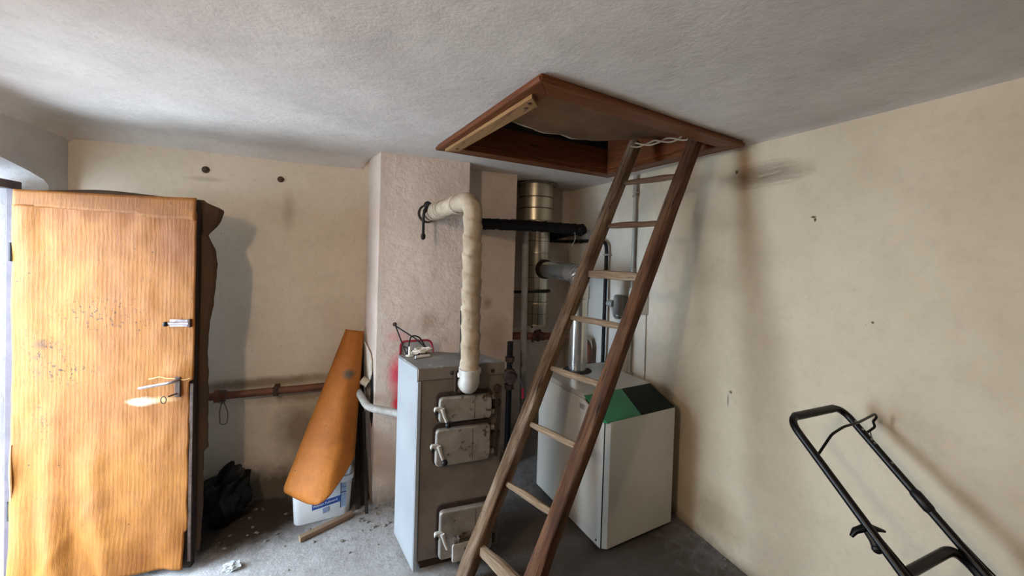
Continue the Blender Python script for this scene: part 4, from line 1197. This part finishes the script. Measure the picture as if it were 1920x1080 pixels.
# dark pump and valves between the two boilers
pu = thing('circulation_pump', (1.16, 2.80, 0.62), 'dark circulation pump and pipe in the gap between the two boilers', 'pump')
MB().sweep([V((1.19, 2.84, 0.004)), V((1.19, 2.84, 1.0))], 0.024, 12).build('pipe_run', M['black_iron'], pu)
MB().lathe([(0.001, 0), (0.05, 0), (0.055, 0.01), (0.055, 0.07), (0.042, 0.075), (0.042, 0.13), (0.001, 0.132)], (1.19, 2.84, 0.74), (-0.3, -1, 0), 20).build('motor', M['rusty_metal'], pu)
for z in (0.64, 0.86):
    MB().lathe([(0.024, -0.02), (0.04, -0.018), (0.04, 0.018), (0.024, 0.02)], (1.19, 2.84, z), (0, 0, 1), 8).build('union_nut', M['rusty_metal'], pu)
MB().box((1.225, 2.66, 0.60), (1.24, 2.665, 0.68)).build('tag', M['pink'], pu)
MB().sweep([V((1.232, 2.662, 0.68)), V((1.21, 2.72, 0.78)), V((1.19, 2.815, 0.83))], 0.003, 6).build('tag_string', M['wire'], pu)

# ================================================================== electrics on the right wall
cd = thing('conduit', (2.0, 2.385, 0.87), 'grey electrical conduit running down the right wall behind the ladder', 'conduit')
MB().sweep([V((2.002, 2.385, 0.80)), V((2.002, 2.385, 2.335))], 0.0125, 14).build('tube', M['galv'], cd)
for z in (2.19, 1.602):
    j = MB().lathe([(0.0125, -0.02), (0.024, -0.018), (0.024, -0.008), (0.017, -0.004), (0.017, 0.008), (0.024, 0.012), (0.024, 0.018), (0.0125, 0.02)], (2.002, 2.385, z), (0, 0, 1), 14).build('joint', M['galv'], cd)
MB().lathe([(0.0125, 0), (0.03, 0.002), (0.03, 0.014), (0.018, 0.018), (0.0125, 0.05)], (2.002, 2.385, 0.80), (0, 0, 1), 14).build('gland', M['galv'], cd)
MB().sweep([V((2.002, 2.385, 2.215)), V((2.002, 2.385, 2.33))], 0.018, 10).build('upper_sleeve', M['wrap_grey'], cd)
sk = thing('socket_box', (2.02, 2.52, 1.30), 'grey wall socket with plug beside the white switch box', 'socket')
MB().box((1.972, 2.45, 1.235), (2.034, 2.575, 1.40)).build('housing', M['plastic_grey'], sk, bevel=0.02, seg=4)
MB().lathe([(0.001, 0), (0.028, 0.0), (0.03, 0.01), (0.026, 0.05), (0.001, 0.052)], (1.985, 2.59, 1.32), (-0.5, 1, 0), 16).build('plug', M['plastic_grey'], sk)
MB().box((1.965, 2.625, 1.30), (1.99, 2.645, 1.34)).build('plug_end', M['black_plastic'], sk, bevel=0.003)
MB().sweep(arc([V((1.99, 2.60, 1.30)), V((1.985, 2.56, 1.21)), V((1.99, 2.50, 1.22))], 0.03), 0.012, 10).build('cable', M['plastic_grey'], sk)
sw = thing('switch_box', (2.0, 2.33, 1.30), 'white switch box on the right wall half hidden by the ladder', 'switch')
MB().box((1.955, 2.225, 1.285), (2.034, 2.365, 1.48)).build('housing', M['plastic_white'], sw, bevel=0.012, seg=3)
fpn = MB().box((1.948, 2.31, 1.31), (1.957, 2.355, 1.455)).build('face_plate', M['cable_white'], sw, bevel=0.002)
MB().box((1.944, 2.24, 1.33), (1.956, 2.30, 1.44)).build('rocker', M['plastic_white'], sw, bevel=0.004)
MB().sweep([V((2.018, 2.245, 1.29)), V((2.018, 2.24, 0.75))], 0.006, 8).build('cable', M['plastic_white'], sw)

# ================================================================== lawn mower with the long black handle
mo = thing('lawn_mower', (1.70, 0.05, 0), 'lawn mower parked along the right wall, its long black tubular handle leaning up', 'lawn mower')
xl, xr = 1.581, 1.924
hdir, hup = V((-0.143, -0.779, -0.610)), V((-0.05, -0.61, 0.79))
def hp_(x, t, off=0.0):  # in the handle's plane; t metres down from the top bar
    return V((x, 0.956, 1.104)) + hdir * t + hup * off
path = arc([hp_(xl, 0.58), hp_(xl, 0.0), hp_(xr, 0.0), hp_(xr, 0.58)], 0.06, 8)
uh = MB().sweep(path, 0.0135, 14).build('upper_handle', M['black_tube'], mo, smooth=60)
MB().sweep([hp_(xl + 0.045, 0.0), hp_(xr - 0.05, 0.0)], 0.0155, 14).build('grip', M['black_plastic'], uh)
path = arc([hp_(xl - 0.004, 1.06, -0.02), hp_(xl - 0.004, 0.49, -0.02), hp_(xr + 0.004, 0.49, -0.02), hp_(xr + 0.004, 1.06, -0.02)], 0.07, 8)
lh = MB().sweep(path, 0.0150, 14).build('lower_handle', M['black_tube'], mo, smooth=60)
# dead-man bar: thin wire bail
bail = arc([V(p) for p in ((1.568, 0.845, 1.009), (1.648, 0.842, 1.081), (1.710, 0.836, 1.103), (1.792, 0.830, 1.110), (1.957, 0.854, 1.111), (1.972, 0.854, 1.094), (1.952, 0.859, 1.078), (1.965, 0.854, 1.058), (1.911, 0.868, 1.025))], 0.012, 4)
MB().sweep(bail, 0.0045, 8).build('bail_wire', M['black_tube'], mo, smooth=60)
for t in (0.07, 0.105, 0.145, 0.16, 0.235):
    MB().lathe([(0.003, 0), (0.0045, 0.001), (0.0045, 0.003), (0.001, 0.0035)], hp_(xr - 0.006, t, 0.0125), (-0.3, -0.6, 0.7), 8).build('adjusting_rivet', M['latch_metal'], uh)
k = MB().sweep([V(p) for p in ((1.491, 0.696, 0.843), (1.500, 0.691, 0.862), (1.519, 0.678, 0.875), (1.545, 0.664, 0.877), (1.578, 0.651, 0.868))], [0.005, 0.0085, 0.010, 0.009, 0.004], 12, up=V((0, 0, 1)), prof=rect(0.85, 1.1)).build('rope_guide', M['black_plastic'], mo, smooth=60)
MB().sweep([V((1.522, 0.675, 0.870)), V((1.518, 0.654, 0.853)), V((1.516, 0.645, 0.841))], [0.008, 0.010, 0.012], 10).build('guide_stem', M['black_plastic'], k)
MB().blob((1.515, 0.641, 0.836), 0.014, 3).build('clamp_knob', M['black_plastic'], k)
MB().sweep([hp_(xr, 0.325), hp_(xr, 0.335), hp_(xr, 0.385), hp_(xr, 0.395)], [0.0135, 0.0175, 0.0175, 0.0135], 12).build('tube_sleeve', M['black_plastic'], mo)
for x, t0 in ((xl, 0.40), (xr, 0.47)):
    MB().sweep(arc([hp_(x + 0.010, t0, 0.006), hp_(x + 0.035, t0 + 0.12, 0.0), hp_(x + 0.05, t0 + 0.25, 0.02), hp_(1.75, 1.10, 0.02)], 0.05), 0.003, 6).build('control_cable', M['black_plastic'], mo)
MB().sweep(arc([V((1.942, 0.861, 1.040)), V((1.947, 0.855, 1.009)), hp_(xr + 0.004, 0.17, 0.012)], 0.01), 0.0022, 6).build('brake_cable', M['latch_metal'], mo)
# deck, engine and wheels (below the picture)
dk = MB()
dk.prism([V((1.41, -0.46, 0.10)), V((1.85, -0.46, 0.10)), V((1.87, 0.16, 0.10)), V((1.39, 0.16, 0.10))], 0.12)
dk.build('deck', M['mower_red'], mo, bevel=0.04, seg=4)
MB().lathe([(0.11, 0), (0.12, 0.02), (0.12, 0.10), (0.10, 0.13), (0.05, 0.15), (0.001, 0.152)], (1.63, -0.16, 0.22), (0, 0, 1), 24).build('engine_cover', M['black_plastic'], mo)
for x in (1.375, 1.865):
    for y in (-0.40, 0.12):
        w = MB().lathe([(0.03, -0.02), (0.085, -0.022), (0.09, -0.012), (0.09, 0.012), (0.085, 0.022), (0.03, 0.02)], (x, y, 0.091), (1, 0, 0), 20).build('wheel', M['black_plastic'], mo)
for x in (xl - 0.004, xr + 0.004):
    q = hp_(x, 1.05, -0.02)
    MB().box((q.x - 0.02, q.y - 0.03, 0.20), (q.x + 0.02, q.y + 0.04, q.z + 0.03)).build('handle_bracket', M['black_iron'], mo, bevel=0.006)

# ceiling lamp holder above the bulb (out of frame)
lm = thing('ceiling_lamp', (-0.97, 0.30, H), 'bare bulb lamp holder under the ceiling behind the camera', 'lamp')
MB().lathe([(0.05, 0), (0.05, 0.012), (0.02, 0.02), (0.02, 0.07), (0.018, 0.075), (0.001, 0.076)], (-0.97, 0.30, H + 0.004), (0, 0, -1), 16).build('lamp_holder', M['plastic_white'], lm)
